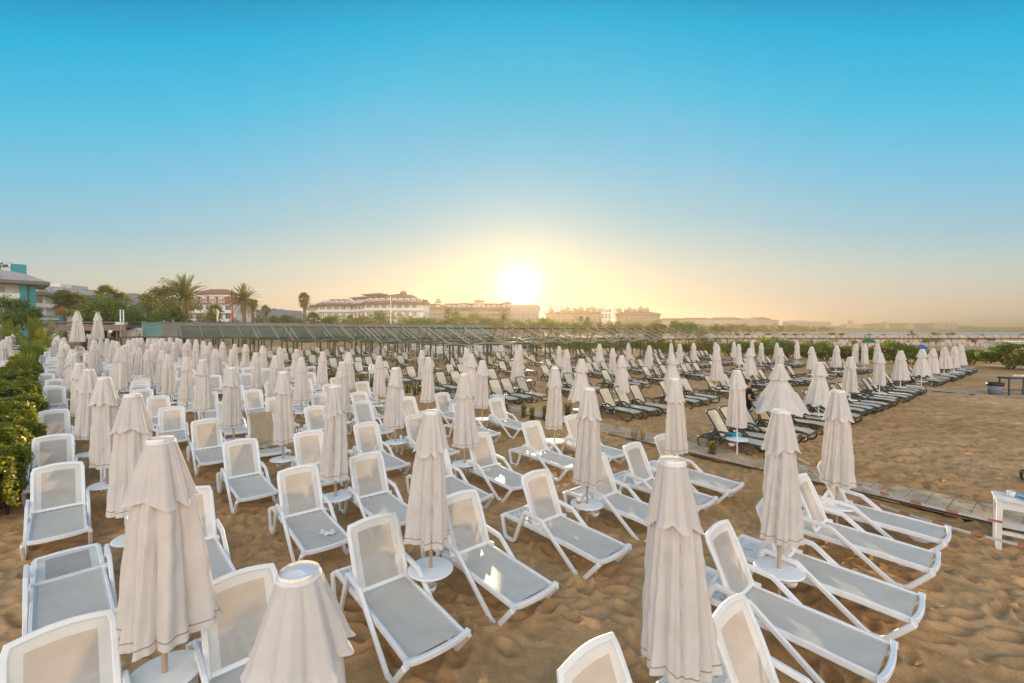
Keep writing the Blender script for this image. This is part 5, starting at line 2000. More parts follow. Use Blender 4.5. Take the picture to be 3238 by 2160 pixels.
def wing(px0, px1, Y0, Y1, eave, top, label, fl, dormers, step=3.6, roof="roof_brown", curve=False, wall="wall_white", gl="window_pale", D=16, ridge=.5, lim=60):
    org, L_, rz = facing(px0, px1, Y0, Y1)
    o = hotel_root(org, rz, label)
    Ym = (Y0 + Y1) / 2
    ze, zt = zat(eave, Ym), zat(top, Ym)
    box_part("wall", o, 0, L_, 1.2, D, -.5, ze, wall)
    hip_roof("roof", o, 0, L_, 0, D, ze, zt, roof, .9, ridge, curve)
    fh = 3.4
    for k in range(fl):
        z = ze - fh * (k + 1)
        b = MB(); b.box((L_ / 2, .62, z), (L_, 1.24, .3))
        b.box((L_ / 2, .03, z + .5), (L_, .14, .95 if k == 0 else .35))
        b.build("balcony", M["wall_white" if wall == "wall_white" else "wall_cream"], o)
    windows(o, L_, [ze - fh * (k + 1) + 1.6 for k in range(fl)], 2.0, 2.0, step, 1.17, 1.8, None, gl, lim)
    if dormers:
        b = MB()
        b.prism([(-1.1, 0), (1.1, 0), (1.1, .8), (.6, 1.5), (-.6, 1.5), (-1.1, .8)], -.3, 2.5); dm = b.mesh("dormer", M["wall_white"])
        b = MB(); b.box((0, -.34, .65), (1.5, .06, .8)); pm = b.mesh("pane", M["window_pale"])
        for k in range(dormers):
            t = (k + .7) / (dormers + .4)
            q = link("dormer", dm, o, (L_ * t, D * .14 - .3, ze + (zt - ze) * .25))
            link("pane", pm, q)
    return o, L_, ze, zt


wing(956, 1012, 235, 222, 968, 957, "small left wing of the long brown-roofed hotel", 3, 2)
wing(1005, 1108, 222, 222, 964, 943, "left wing of the long brown-roofed hotel with five dormers", 4, 5)
wing(1090, 1160, 226, 212, 963, 948, "recessed middle wing of the long brown-roofed hotel", 4, 6)
o, L_, ze, zt = wing(1152, 1338, 208, 208, 958, 934, "large right wing of the long brown-roofed hotel with curved roof", 4, 9, curve=True)
o, L_, ze, zt = wing(1112, 1218, 240, 240, 942, 934, "central raised block of the long hotel with flaring eaves", 2, 0)
hip_roof("upper_roof", o, L_ * .38, L_ * 1.0, 1, 14, zat(931, 240), zat(923, 240), "roof_brown", 1.4, .7)
box_part("upper_wall", o, L_ * .46, L_ * .94, 2, 13, zat(938, 240), zat(931, 240), "wall_cream")
org, L2, rz = facing(1222, 1300, 236, 236)
o = hotel_root(org, rz, "rear curved roof with a small dome on the long hotel")
box_part("wall", o, 0, L2, 0, 10, 0, zat(938, 236), "wall_cream")
hip_roof("roof", o, 0, L2, 0, 10, zat(938, 236), zat(928, 236), "roof_brown", 1, .6, True)
b = MB(); b.lathe([(1.9 * math.cos(a), 1.9 * math.sin(a)) for a in [k * math.pi / 16 for k in range(9)]], 20); b.build("dome", M["roof_brown"], o, (L2 * .62, 4, zat(929, 236)))
# sunlit-side hotel block under the sun
wing(1334, 1402, 300, 300, 975, 958, "hazy hotel wing with small arches and a dome left of the sun", 3, 2, roof="roof_brown", wall="wall_cream", curve=True)
o = bpy.data.objects[[x.name for x in COL.objects if x.name.startswith("hotel_building")][-1]]
o = [x for x in COL.objects if x.get("label", "").startswith("hazy hotel wing with small")][0]
b = MB(); b.lathe([(1.75, 0), (1.75, 1.4)] + [(1.75 * math.cos(a), 1.4 + 1.75 * math.sin(a)) for a in [k * math.pi / 16 for k in range(9)]], 20)
b.box((0, 0, .3), (5.2, 5.2, .25))
b.build("dome", M["dome"], o, (at(1382, 300) - at(1334, 300), 5, zat(957, 300)))
o, L_, ze, zt = wing(1392, 1620, 310, 310, 977, 957, "long hazy hotel block with many roof windows beneath the sun", 4, 14, roof="roof_brown", wall="wall_cream", lim=80)
for pa, pb_, tp in ((1402, 1432, 957), (1452, 1475, 955), (1498, 1528, 947), (1590, 1616, 953)):
    x0, x1 = at(pa, 310) - at(1392, 310), at(pb_, 310) - at(1392, 310)
    box_part("roof_block", o, x0, x1, 4, 12, ze, zat(tp + 3, 310), "wall_cream")
    hip_roof("block_roof", o, x0, x1, 4, 12, zat(tp + 3, 310), zat(tp, 310), "roof_brown", .7, .7)
for pc, tp in ((1508, 940), (1605, 947)):
    x0 = at(pc, 310) - at(1392, 310)
    box_part("chimney", o, x0 - .4, x0 + .4, 7, 8, zat(955, 310), zat(tp, 310), "wall_cream")
org, L_, rz = facing(1614, 1708, 300, 300)
o = hotel_root(org, rz, "plain box-like hotel end block with chamfered top right under the sun")
zt = zat(964, 300)
b = MB(); b.prism([(0, -.5), (L_ - .8, -.5), (L_ - .8, zt - 4.6), (L_, zt - 3.8), (L_, zt - 1.2), (L_ - 1.4, zt), (0, zt)], 0, 18); b.build("wall", M["wall_cream"], o)
windows(o, L_, [zt - 6.5 - 3.4 * k for k in range(3)], 1.6, 1.6, 3.4, -.05, 2, L_ - 2, "window_pale", 24, frame="wall_cream")

# the palace-like hotel with onion domes ---------------------------------------------
org, L_, rz = facing(1722, 2089, 455, 440)
o = hotel_root(org, rz, "long palace-like hotel with a row of onion domes and two minaret towers")
Ym = 448
u = lambda px: (px - 1722) / (2089 - 1722) * L_
zr_, zt = zat(993, Ym), zat(981, Ym)
box_part("wall", o, u(1726), u(1902), 0, 20, -.5, zr_, "wall_pink")
box_part("wall", o, u(1952), u(2087), 0, 20, -.5, zat(997, Ym), "wall_pink")
box_part("centre_wall", o, u(1904), u(1934), -3, 18, -.5, zat(986, Ym), "wall_white")
hip_roof("roof", o, u(1724), u(1904), 0, 20, zr_, zt, "roof_brown", 1.0, .9, True)
hip_roof("roof", o, u(1950), u(2088), 0, 20, zat(997, Ym), zat(984, Ym), "roof_brown", 1.0, .9, True)


def onion(r, fin=1.0):
    b = MB()
    b.lathe([(r * .82, -r * .35), (r * .82, 0), (r * .98, .10 * r), (r * 1.02, .35 * r), (r * .92, .62 * r), (r * .70, .86 * r), (r * .40, 1.05 * r), (r * .16, 1.25 * r), (r * .05, 1.5 * r), (.02 * r, 1.5 * r + fin), (.0001, 1.52 * r + fin)], 16)
    return b


for px, base, tw in ((1742, 984, 20), (1778, 983, 14), (1796, 981, 21), (1820, 982, 18), (1839, 980, 22), (1863, 981, 19), (1876, 977, 18), (1884, 982, 18), (1903, 984, 19), (1918, 984, 12), (1931, 987, 17), (1962, 984, 19), (1982, 984, 12), (1995, 983, 20), (2012, 983, 13), (2031, 982, 21), (2049, 983, 17)):
    r_ = tw / F * Ym / 2
    onion(r_, r_ * .5).build("dome", M["dome"], o, (u(px), 6, zat(base, Ym)))
for px, tp, bs in ((1912.5, 958, 1015), (1945, 962, 1012), (1741, 964, 980), (1777.5, 967, 980)):
    zb_, zt_ = zat(bs, Ym), zat(tp, Ym)
    hh = zt_ - zb_
    w_ = .95 if bs > 1000 else .6
    b = MB()
    b.lathe([(w_, 0), (w_ * .95, hh * .72 if bs > 1000 else hh * .3), (w_ * 1.5, hh * .74 if bs > 1000 else hh * .35), (w_ * 1.5, hh * .77 if bs > 1000 else hh * .4), (w_ * .85, hh * .78 if bs > 1000 else hh * .42), (w_ * .85, hh * .86 if bs > 1000 else hh * .62), (w_ * 1.15, hh * .87 if bs > 1000 else hh * .64), (w_ * 1.0, hh * .92 if bs > 1000 else hh * .8), (w_ * .3, hh * .96 if bs > 1000 else hh * .9), (.05, hh)], 14)
    b.build("minaret", M["wall_white" if bs > 1000 else "dome"], o, (u(px), -3.5, zb_))
windows(o, u(1900), [zr_ - 2.6, zr_ - 5.8], 2.2, 2.0, 6.0, -.05, u(1770), u(1900), "window_glass", 30)
windows(o, u(2086), [zr_ - 4.4, zr_ - 7.6], 2.2, 2.0, 5.0, -.05, u(1985), u(2086), "window_glass", 40)
windows(o, u(1934), [zat(996, Ym), zat(1004, Ym)], 1.8, 1.9, 3.4, -3.05, u(1908), u(1934), "window_glass", 8)

# further hotels fading along the coast ----------------------------------------------
FARH = [(2092, 2170, 560, 1011, 1006, "roof_brown", "low hazy hotel just right of the palace"), (2160, 2250, 600, 1010, 1004, "roof_brown", "long low hazy hotel with brown roof along the coast"),
        (2255, 2345, 640, 1010, 1003, "roof_brown", "pale hazy hotel with rounded roof, third along the coast"), (2340, 2392, 660, 1008, 1005, "roof_grey", "white hazy hotel block on the coast beside the brown roofs"),
        (2380, 2436, 680, 1009, 1003, "roof_brown", "white hotel with a pitched roof, last of the coast row"), (2430, 2462, 690, 1012, 1010, "roof_grey", "small white block at the end of the coast row"),
        (2492, 2556, 900, 1017, 1013, "roof_grey", "stepped pale hotel on the headland slope"), (2560, 2628, 920, 1019, 1016, "roof_grey", "flat pale hotel on the headland slope")]
for pa, pb_, Y, eave, top, rf_, lab in FARH:
    org, L_, rz = facing(pa, pb_, Y, Y)
    o = hotel_root(org, rz, lab)
    ze = zat(eave, Y)
    box_part("wall", o, 0, L_, 0, 18, -1, ze, "wall_hazy")
    hip_roof("roof", o, 0, L_, 0, 18, ze, zat(top, Y), rf_, 1.0, .5)
    windows(o, L_, [ze - 2.2 - 4 * k for k in range(3)], 2.6, 2.0, 6.5, -.06, 3, L_ - 2, "window_pale", 27, frame="wall_hazy")
o = hotel_root((at(2690, 1250), 1250, zat(1028, 1250)), 0, "distant twin-domed hotel on the headland")
s_ = 1250 / F
box_part("wall", o, -14 * s_, 40 * s_, 0, 20, -8, 6 * s_ * .6, "wall_cream")
for dx in (0, 8.5):
    b = MB(); b.lathe([(3.2 * s_, 0), (3.2 * s_, 8 * s_), (3.9 * s_, 8.3 * s_), (3.7 * s_, 11 * s_), (2.2 * s_, 14.5 * s_), (.4 * s_, 16.5 * s_), (.0001, 18 * s_)], 14); b.build("dome_tower", M["dome"], o, (dx * s_, 8, 0))
for k, (pa, pb_, tp) in enumerate(((2800, 2812, 1017), (2868, 2890, 1020), (2952, 2990, 1020), (2994, 3028, 1020))):
    org, L_, rz = facing(pa, pb_, 1240, 1240, zat(1034, 1240))
    o = hotel_root(org, rz, f"tiny hazy block on the headland skyline, {nth(k + 1)} from the left")
    box_part("wall", o, 0, L_, 0, 14, -6, zat(tp + 1.5, 1240) - zat(1034, 1240), "wall_cream")
    box_part("roof", o, L_ * .2, L_ * .8, 2, 12, zat(tp + 1.5, 1240) - zat(1034, 1240), zat(tp, 1240) - zat(1034, 1240), "roof_grey")

# ------------------------------------------------------------------ beach bar, tents, poles, flags on the left
org, L_, rz = facing(150, 398, 62, 66, .7)
o = empty("beach_bar", org, rz)
tag(o, "low brown-clad beach bar with open dark front behind the palms", "bar")
zf0, zf1 = zat(1046, 64) - .7, zat(1029, 64) - .7
box_part("fascia", o, 0, L_, 0, .4, zf0, zf1, "brown_cladding")
box_part("roof", o, .2, L_ - .4, .42, 12, zf1 - .25, zf1 + .12, "brown_cladding")
box_part("upper_roof", o, -1, L_ * .80, 2, 11, zat(1021, 64) - .7, zat(1016.5, 64) - .7, "soffit")
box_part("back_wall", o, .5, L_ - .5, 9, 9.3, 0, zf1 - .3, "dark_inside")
box_part("counter", o, 2, L_ * .7, 3, 3.6, 0, 1.1, "brown_cladding")
b = MB(); b.box((0, .2, zf0 / 2), (.35, .3, zf0)); pm = b.mesh("post", M["brown_cladding"])
for k in range(5): link("post", pm, o, (L_ * (.12 + .216 * k), .02, 0))
b = MB(); b.box((0, .2, zf0 / 2), (.16, .16, zf0)); pm = b.mesh("slat_post", M["wall_cream"])
for k in range(9): link("slat_post", pm, o, (L_ * .74 + k * .75, 1.4, 0))
box_part("cooling_unit", o, L_ * .80, L_ * .92, 2, 4, zf1 + .12, zat(1017, 64) - .7, "wall_white")
for k, px in enumerate((382, 388)):
    x, Y = at(px, 68), 68 + k * .2
    b = MB(); b.lathe([(.10, -.5), (.08, zat(979 + k, 68) - .7), (.0001, zat(979 + k, 68) - .68)], 8)
    tag(b.build("white_mast", M["white_pole"], None, (x, Y, .7)), f"bare white mast above the beach bar, {'left' if k == 0 else 'right'} one of the pair", "mast", "pair of bare white masts")
# two tall cafe parasols
CAFE = canopy_meshes(.36, .22, 31, 0, stripe=False)
for k, (px, tp, hm) in enumerate(((246, 983, 1077), (310, 987, 1070))):
    Y = 46 + k * 3
    x = at(px, Y)
    s_ = (zat(tp, Y) - zat(hm + 3, Y)) / (H_CAP - H_HEM)
    o = empty("cafe_parasol", (x, Y, zat(hm + 3, Y) - H_HEM * s_ + .0))
    o.scale = (s_ * .8, s_ * .8, s_)
    link("canopy", CAFE[0], o); link("valance", CAFE[1], o)
    b = MB(); b.lathe([(.03, -.2), (.03, H_CAP)], 10); b.build("pole", M["wood_pole"], o)
    b = MB(); b.box((0, 0, H_CAP + .01), (.34, .34, .025)); b.build("top_cap", M["wood_pole"], o)
    tag(o, f"tall closed cafe parasol on a wooden pole in front of the bar, {'left' if k == 0 else 'right'} one", "parasol", "tall cafe parasols by the bar")
# white dining table and chairs
x, Y = at(232, 44), 44
z0 = gz(x, Y)
o = empty("white_table", (x, Y, z0))
b = MB(); b.box((0, 0, .72), (1.5, .8, .05)); b.build("table_top", M["plastic"], o)
b = MB(); b.bar((0, 0, 0), (0, 0, .7), .07, .07); me = b.mesh("leg", M["plastic"])
for dx in (-.6, .6):
    for dy in (-.3, .3): link("leg", me, o, (dx, dy, 0))
tag(o, "white plastic table on the grass below the left cafe parasol", "table")
for k, (dx, dy, rz) in enumerate(((-1.0, -.1, 0), (.95, 0, 3.14), (.2, -.8, 1.57))):
    o = empty("white_chair", (x + dx, Y + dy, z0), rz)
    b = MB(); b.box((0, 0, .44), (.46, .46, .05)); b.build("seat", M["plastic"], o)
    b = MB(); b.box((-.22, 0, .70), (.05, .46, .42)); b.build("backrest", M["plastic"], o)
    b = MB(); b.bar((0, 0, 0), (0, 0, .43), .05, .05); me = b.mesh("leg", M["plastic"])
    for ex in (-.19, .19):
        for ey in (-.19, .19): link("leg", me, o, (ex, ey, 0))
    tag(o, f"white plastic chair at the white table, {['left of it', 'right of it', 'in front of it'][k]}", "chair", "white chairs at the table")
shrub("clipped_bush", 347, 1092, 1059, 40, "round clipped bush in front of the beach bar", "leaf_mid", 1400, .09, 71, None, 0, "bush", .6, Y=52)
shrub("clipped_bush", 272, 1092, 1062, 44, "dark bush between the two cafe parasols", "leaf_dark", 1200, .09, 72, None, 0, "bush", .6, Y=50)
# oval notice on a stand, white service tents
o = empty("oval_notice", (at(349, 56), 56, .6))
b = MB(); b.lathe([(.0001, -.03), (.26, -.03), (.26, .03), (.0001, .03)], 24, sx=1, sy=.8)
b.xform(Matrix.Rotation(R(90), 4, "X"))
b.build("notice_board", M["white_pole"], o, (0, 0, zat(1049, 56) - .6))
b = MB(); b.bar((-.3, 0, 0), (-.3, .02, 1.7), .05, .05); b.bar((.3, 0, 0), (.3, .02, 1.7), .05, .05); b.build("notice_leg", M["green_metal"], o)
tag(o, "white oval notice board in front of the beach bar", "sign")
for k, (pa, pb_, Y, tp, lab) in enumerate(((378, 398, 70, 1043, "small white panel at the right end of the beach bar"), (399, 446, 72, 1042, "white service tent with arched roof right of the beach bar"), (446, 500, 74, 1045, "row of white panels between the tent and the shade frames"))):
    org, L_, rz = facing(pa, pb_, Y, Y, .8)
    o = empty("service_tent", org, rz)
    zt = zat(tp, Y) - .8
    box_part("wall", o, 0, L_, 0, 3, 0, zt - .25, "wall_white")
    b = MB()
    b.prism([(-.1, zt - .25), (L_ + .1, zt - .25), (L_ * .8, zt), (L_ * .5, zt + (.28 if k == 1 else .05)), (L_ * .2, zt)], -.1, 3.1); b.build("roof", M["wall_white"], o)
    b = MB()
    for j in range(5): b.box((L_ * j / 4, -.06, zt / 2), (.09, .08, zt + .15))
    b.build("slat_frame", M["wall_white"], o)
    tag(o, lab, "tent")
for k, (px, tp, bs, mt, lab) in enumerate(((686, 975, 1020, "flag_white", "limp white flag on a pole in front of the orange-roofed hotel"), (731, 972, 1022, "flag_red", "limp red flag on a pole left of the big date palm"), (547, 1010, 1028, "flag_white", "small white flag above the shade frame roof"))):
    if mt not in M: M[mt] = mat_cloth(mt, (.7, .7, .7) if mt == "flag_white" else (.5, .04, .03), .3, None, 0, .9, .06, 2, 0)
    Y = 72
    x = at(px, Y)
    o = empty("flagpole", (x, Y, .8))
    zt = zat(tp, Y) - .8
    b = MB(); b.lathe([(.05, -.3), (.04, zt), (.0001, zt + .05)], 8); b.build("pole", M["wood_pole"], o)
    b = MB(); b.grid(lambda u, v: (.04 + .30 * u * (1 - .5 * v) + .04 * math.sin(v * 8), .06 * math.sin(u * 7 + v * 3), zt - .1 - 1.9 * v - .35 * u), 6, 14); b.build("flag", M[mt], o)
    tag(o, lab, "flag")
x = at(1236, 80)
o = empty("lamp_post", (x, 80, .5))
b = MB(); b.lathe([(.13, -.5), (.08, zat(938, 80) - .5), (.0001, zat(938, 80) - .45)], 10); b.build("mast", M["white_pole"], o)
b = MB(); b.box((.05, 0, zat(986, 80) - .5), (.3, .25, .3)); b.build("lamp_head", M["white_pole"], o)
tag(o, "tall pale lamp mast in front of the long brown-roofed hotel", "lamp post")
for k, (pa, tpx, tpy, px2, py2) in enumerate(((1904, 1024, 0, 1912, 1028), (1940, 1026, 0, 1950, 1033), (1962, 1024, 0, 1972, 1033))):
    o = empty("flood_light", (at(pa + 6, 150), 150, .5))
    b = MB(); b.lathe([(.09, -.5), (.07, zat(1030, 150) - .5)], 6); b.build("mast", M["white_pole"], o)
    b = MB(); b.box((-.4, 0, zat(1028, 150) - .5), (1.5, .5, .18)); b.xform(Matrix.Rotation(0, 4, "Y")); b.build("lamp_head", M["white_pole"], o)
    tag(o, f"flood light mast beyond the bare shade frames, {nth(k + 1)} from the left", "flood light", "flood lights beyond the shade frames")

# ------------------------------------------------------------------ sea wall of boulders
M["boulder"] = mat_plain("boulder", (.52, .44, .36), .9, .25, .9, 0, .15, bump=.5, bscale=5)
M["wall_earth"] = mat_plain("wall_earth", (.36, .29, .22), .95, .3, 1.5, 0, .05)
WY = 92.0
rw = random.Random(21)
o = empty("stone_wall", (at(2240, WY), WY, 0))
x_end = at(3420, WY) - at(2240, WY)
ztop = zat(1061, WY)
box_part("wall_core", o, 0, x_end, .9, 5.5, -.3, ztop - .12, "wall_earth")
sb = bmesh.new()
for row, (z, hh) in enumerate(((.35, .55), (.98, .42), (ztop - .30, .34))):
    x = rw.uniform(0, .5)
    while x < x_end:
        w_ = rw.uniform(.55, 1.7) * (1.25 if row == 2 else 1)
        if row == 1 and rw.random() < .22:
            x += w_; continue
        ret = bmesh.ops.create_icosphere(sb, subdivisions=2, radius=1.0)
        ph = rw.uniform(0, 6)
        for v in ret["verts"]:
            c = v.co
            for ax in range(3): c[ax] = math.copysign(abs(c[ax]) ** .62, c[ax])
            c *= 1 + .10 * math.sin(5 * c.x + ph) * math.sin(4 * c.z + ph) + .07 * math.sin(7 * c.y + 2 * ph)
            v.co = (x + w_ / 2 + c.x * w_ * .50, .8 + c.y * .55 - (row == 0) * .35, z + rw.uniform(-.02, .02) + c.z * hh * rw.uniform(.97, 1.0))
        x += w_ + rw.uniform(.02, .10)
me = bpy.data.meshes.new("boulder_facing")
sb.to_mesh(me); sb.free()
me.materials.append(M["boulder"])
link("boulder_facing", me, o)
tag(o, "long low sea wall of pale boulders between the beach and the sea", "wall")
for k, (px, w_, tp) in enumerate(((2330, 26, 1054), (2362, 22, 1055), (2430, 30, 1053), (2480, 26, 1054), (2516, 26, 1053), (2540, 18, 1055), (2630, 30, 1051), (2664, 22, 1054), (2750, 20, 1057), (2795, 18, 1058), (2884, 34, 1056), (2960, 40, 1050), (3006, 34, 1051), (3105, 18, 1058), (3238, 24, 1055))):
    shrub("wall_plant", px, 1080, tp, w_, f"small bushy plant growing on top of the sea wall, {nth(k + 1)} from the left", "leaf_mid" if k % 2 else "leaf_olive", 260, .14, 500 + k, "plants on the sea wall", 0, "plant", ztop - .15, Y=WY + 2.0)
for k, (px, py) in enumerate(((2700, 1076), (2812, 1078), (2925, 1070), (2960, 1068), (3080, 1070), (3135, 1068), (2560, 1074), (2470, 1072))):
    shrub("wall_plant", px, 1080, py, 34, f"trailing plant hanging in the joints of the sea wall, {nth(k + 1)} counted along it", "leaf_olive", 220, .14, 520 + k, "trailing plants on the sea wall", 0, "plant", zat(py + 16, WY), Y=WY + .1)
b = MB(); b.box((at(2800, 85), 85, .02), (120, 5, .05))
tag(b.build("promenade_path", M["paving"]), kind="structure")
# far beach: open parasols and thatched roofs in hazy rows
M["far_canvas"] = mat_plain("far_canvas", (.50, .42, .36), .9, .1, 2)
M["thatch"] = mat_plain("thatch", (.34, .20, .13), .95, .2, 2)
def far_par(mt):
    b = MB(); b.lathe([(1.5, 2.05), (.7, 2.45), (.0001, 2.62)], 10); c_ = b.mesh("canopy", M[mt])
    b = MB(); b.lathe([(.04, 0), (.04, 2.5)], 6); p_ = b.mesh("pole", M["wood_pole"])
    return joined([c_, p_], "open_parasol")
FP = [far_par("far_canvas"), far_par("thatch")]
k = 0
for Y, p0_, p1_, st in ((128, 1930, 2420, 42), (150, 1700, 2460, 36), (180, 1760, 2540, 30), (225, 1900, 2600, 26), (300, 2060, 2640, 24)):
    px = p0_
    while px < p1_:
        k += 1
        o = link("open_parasol", FP[1 if (k * 7) % 10 < 4 else 0], None, (at(px + rw.uniform(-8, 8), Y), Y + rw.uniform(-4, 4), -.15))
        o.scale = (1.25, 1.25, rw.uniform(.85, 1.0))
        tag(o, "tiny open parasol in the hazy rows on the far beach", "parasol", "open parasols on the far beach")
        px += st * rw.uniform(.8, 1.2)
for k, (px, Y, w_, lab) in enumerate(((2270, 105, 16, "white flat canopy on thin posts beyond the bushes"), (2110, 108, 20, "white flat canopy behind the shade frame's right end"), (2474, 88, 11, "small white hut roof among the oleanders"))):
    o = empty("beach_canopy", (at(px, Y), Y, 0))
    W_ = w_ * 4 / F * Y / 2
    b = MB(); b.box((0, 0, 1.55 if k == 2 else zat(1072 if k == 0 else 1066, Y)), (W_, W_ * .8, .12)); b.build("roof", M["wall_white"], o)
    zz = 1.5 if k == 2 else zat(1072 if k == 0 else 1066, Y)
    b = MB(); b.bar((0, 0, 0), (0, 0, zz), .07, .07); me = b.mesh("post", M["white_pole"])
    for dx in (-.42, .42):
        for dy in (-.3, .3): link("post", me, o, (dx * W_, dy * W_, 0))
    tag(o, lab, "canopy")
# kiosk at the right edge, blue tarp, low green parasol, boats
x = at(3215, 60)
o = empty("beach_kiosk", (x, 60, 0))
z1, z2 = zat(1112, 60), zat(1082, 60)
box_part("wall", o, -1.2, 4, 0, 3, 0, z2, "wall_white")
box_part("window", o, -.6, 3.6, -.06, 0, z1 * .9, z2 - .25, "window_glass")
box_part("roof", o, -1.5, 4.3, -.3, 3.2, z2, z2 + .1, "wall_white")
tag(o, "white kiosk with dark window band half hidden by the bush at the right edge", "kiosk")
M["tarp"] = mat_cloth("blue_tarp", (.02, .12, .42), .1, None, 0, .6, .15, 2, 0)
b = MB(); b.grid(lambda u, v: (1.6 * (u - .5), 1.2 * (v - .5), .75 * math.sin(math.pi * u) ** .5 * math.sin(math.pi * v) ** .5 + .06 * math.sin(9 * u + 5 * v)), 12, 10)
tag(b.build("blue_tarp", M["tarp"], None, (at(2915, 78), 78, .0)), "heap under a bright blue tarp before the sea wall", "tarp")
M["green_canvas"] = mat_cloth("green_canvas", (.03, .16, .09), .2, None, 0, .9, .1, 2, 0)
o = empty("green_parasol", (at(2747, 80), 80, 0))
b = MB(); b.lathe([(1.15, 1.05), (.75, 1.55), (.3, 1.85), (.0001, 1.95)], 10); b.build("canopy", M["green_canvas"], o)
b = MB(); b.lathe([(.03, 0), (.03, 1.9)], 6); b.build("pole", M["white_pole"], o)
tag(o, "low green parasol in front of the sea wall", "parasol")
M["hull"] = mat_plain("boat_hull", (.16, .14, .13), .6)
for k, (px, Y, l) in enumerate(((3086, 600, 6.5), (2998, 900, 14), (2970, 980, 10))):
    o = empty("small_boat", (at(px, Y), Y, -1.3))
    b = MB()
    b.prism([(-l / 2, .75), (-l * .42, 0), (l * .36, 0), (l / 2, .9)], -l * .12, l * .12); b.build("hull", M["hull"], o)
    b = MB(); b.prism([(-l * .15, .75), (l * .08, .75), (l * .05, 1.35), (-l * .12, 1.35)], -l * .07, l * .07); b.build("cabin", M["wall_white"], o)
    tag(o, ["small dark boat on the water, nearest of the three", "long low boat on the hazy water right of the others", "faint boat on the hazy water beside the long one"][k], "boat")
# ------------------------------------------------------------------ people
M["skin"] = mat_plain("skin", (.42, .23, .15), .55, .06, 6, 0, .3)
M["hair_dark"] = mat_plain("hair_dark", (.02, .014, .01), .6, .2, 20, 0, .3)
M["black_dress"] = mat_plain("black_dress", (.012, .012, .015), .85, .2, 8, 0, .2)
M["brown_shirt"] = mat_plain("brown_shirt", (.16, .09, .05), .9, .15, 6, 0, .1)
M["white_sandal"] = mat_plain("white_sandal", (.6, .58, .56), .6)
M["eye_dark"] = mat_plain("eye_dark", (.02, .015, .012), .3)


def skin_mesh(name, nodes, edges, mat, sub=2):
    """nodes: {key: ((x, y, z), rx, ry)}; the first node is the root; returns one continuous mesh"""
    keys = list(nodes)
    me = bpy.data.meshes.new("tmp")
    me.from_pydata([nodes[k][0] for k in keys], [(keys.index(a), keys.index(b)) for a, b in edges], [])
    o = bpy.data.objects.new("tmp", me)
    COL.objects.link(o)
    md = o.modifiers.new("s", "SKIN")
    md.use_smooth_shade = True
    sv = me.skin_vertices[0].data
    for i, k in enumerate(keys):
        sv[i].radius = nodes[k][1:3] if len(nodes[k]) > 2 else (nodes[k][1], nodes[k][1])
        sv[i].use_root = (i == 0)
    s2 = o.modifiers.new("d", "SUBSURF"); s2.levels = sub; s2.render_levels = sub
    dg = bpy.context.evaluated_depsgraph_get()
    out = bpy.data.meshes.new_from_object(o.evaluated_get(dg))
    out.name = name
    bpy.data.objects.remove(o); bpy.data.meshes.remove(me)
    out.materials.clear(); out.materials.append(mat)
    out.polygons.foreach_set("use_smooth", [True] * len(out.polygons))
    return out


def hand(nodes, edges, wrist, pre, d, side, curl):
    """five short finger chains rooted in a palm; d = pointing direction, side = across the palm towards the thumb, curl = towards the palm side"""
    d, side, curl = Vector(d).normalized(), Vector(side).normalized(), Vector(curl).normalized()
    w = Vector(nodes[wrist][0])
    pc = w + d * .055
    nodes[pre + "palm"] = (tuple(pc), .030, .018)
    edges.append((wrist, pre + "palm"))
    for i, (off, L_) in enumerate(((.026, .068), (.009, .078), (-.009, .073), (-.026, .058))):
        a = pc + d * .035 + side * off
        b_ = a + d * L_ * .55 + curl * .012
        c = b_ + d * L_ * .30 + curl * .028
        for q, (p, r) in enumerate(((a, .0095), (b_, .0085), (c, .007))): nodes[f"{pre}f{i}{q}"] = (tuple(p), r, r)
        edges += [(pre + "palm", f"{pre}f{i}0"), (f"{pre}f{i}0", f"{pre}f{i}1"), (f"{pre}f{i}1", f"{pre}f{i}2")]
    a = pc + side * .034 - d * .012
    b_ = a + side * .022 + d * .026
    c = b_ + d * .026 + curl * .012
    for q, (p, r) in enumerate(((a, .011), (b_, .0095), (c, .008))): nodes[f"{pre}t{q}"] = (tuple(p), r, r)
    edges += [(pre + "palm", pre + "t0"), (pre + "t0", pre + "t1"), (pre + "t1", pre + "t2")]


def person(loc, rz, label, body, hair, clothes, extra=(), sc=1.0):
    o = empty("person", loc, rz)
    o.scale = (sc, sc, sc)
    nodes, edges = body
    b = link("body", skin_mesh("body", nodes, edges, M["skin"]), o)
    for nm, (n2, e2), mt in clothes: link(nm, skin_mesh(nm, n2, e2, M[mt]), o)
    hb = MB()
    for c, r in hair: hb.lathe([(r[0] * math.cos(a), r[2] * math.sin(a)) for a in [k * math.pi / 10 - math.pi / 2 for k in range(11)]], 14, 0, c, True, 1.0, r[1] / r[0])
    hb.build("hair", M["hair_dark"], o)
    for c in extra:
        eb = MB(); eb.lathe([(.008 * math.cos(a), .008 * math.sin(a)) for a in [k * math.pi / 6 - math.pi / 2 for k in range(7)]], 8, 0, c); eb.build("eye", M["eye_dark"], o)
    tag(o, label, "person")
    return o


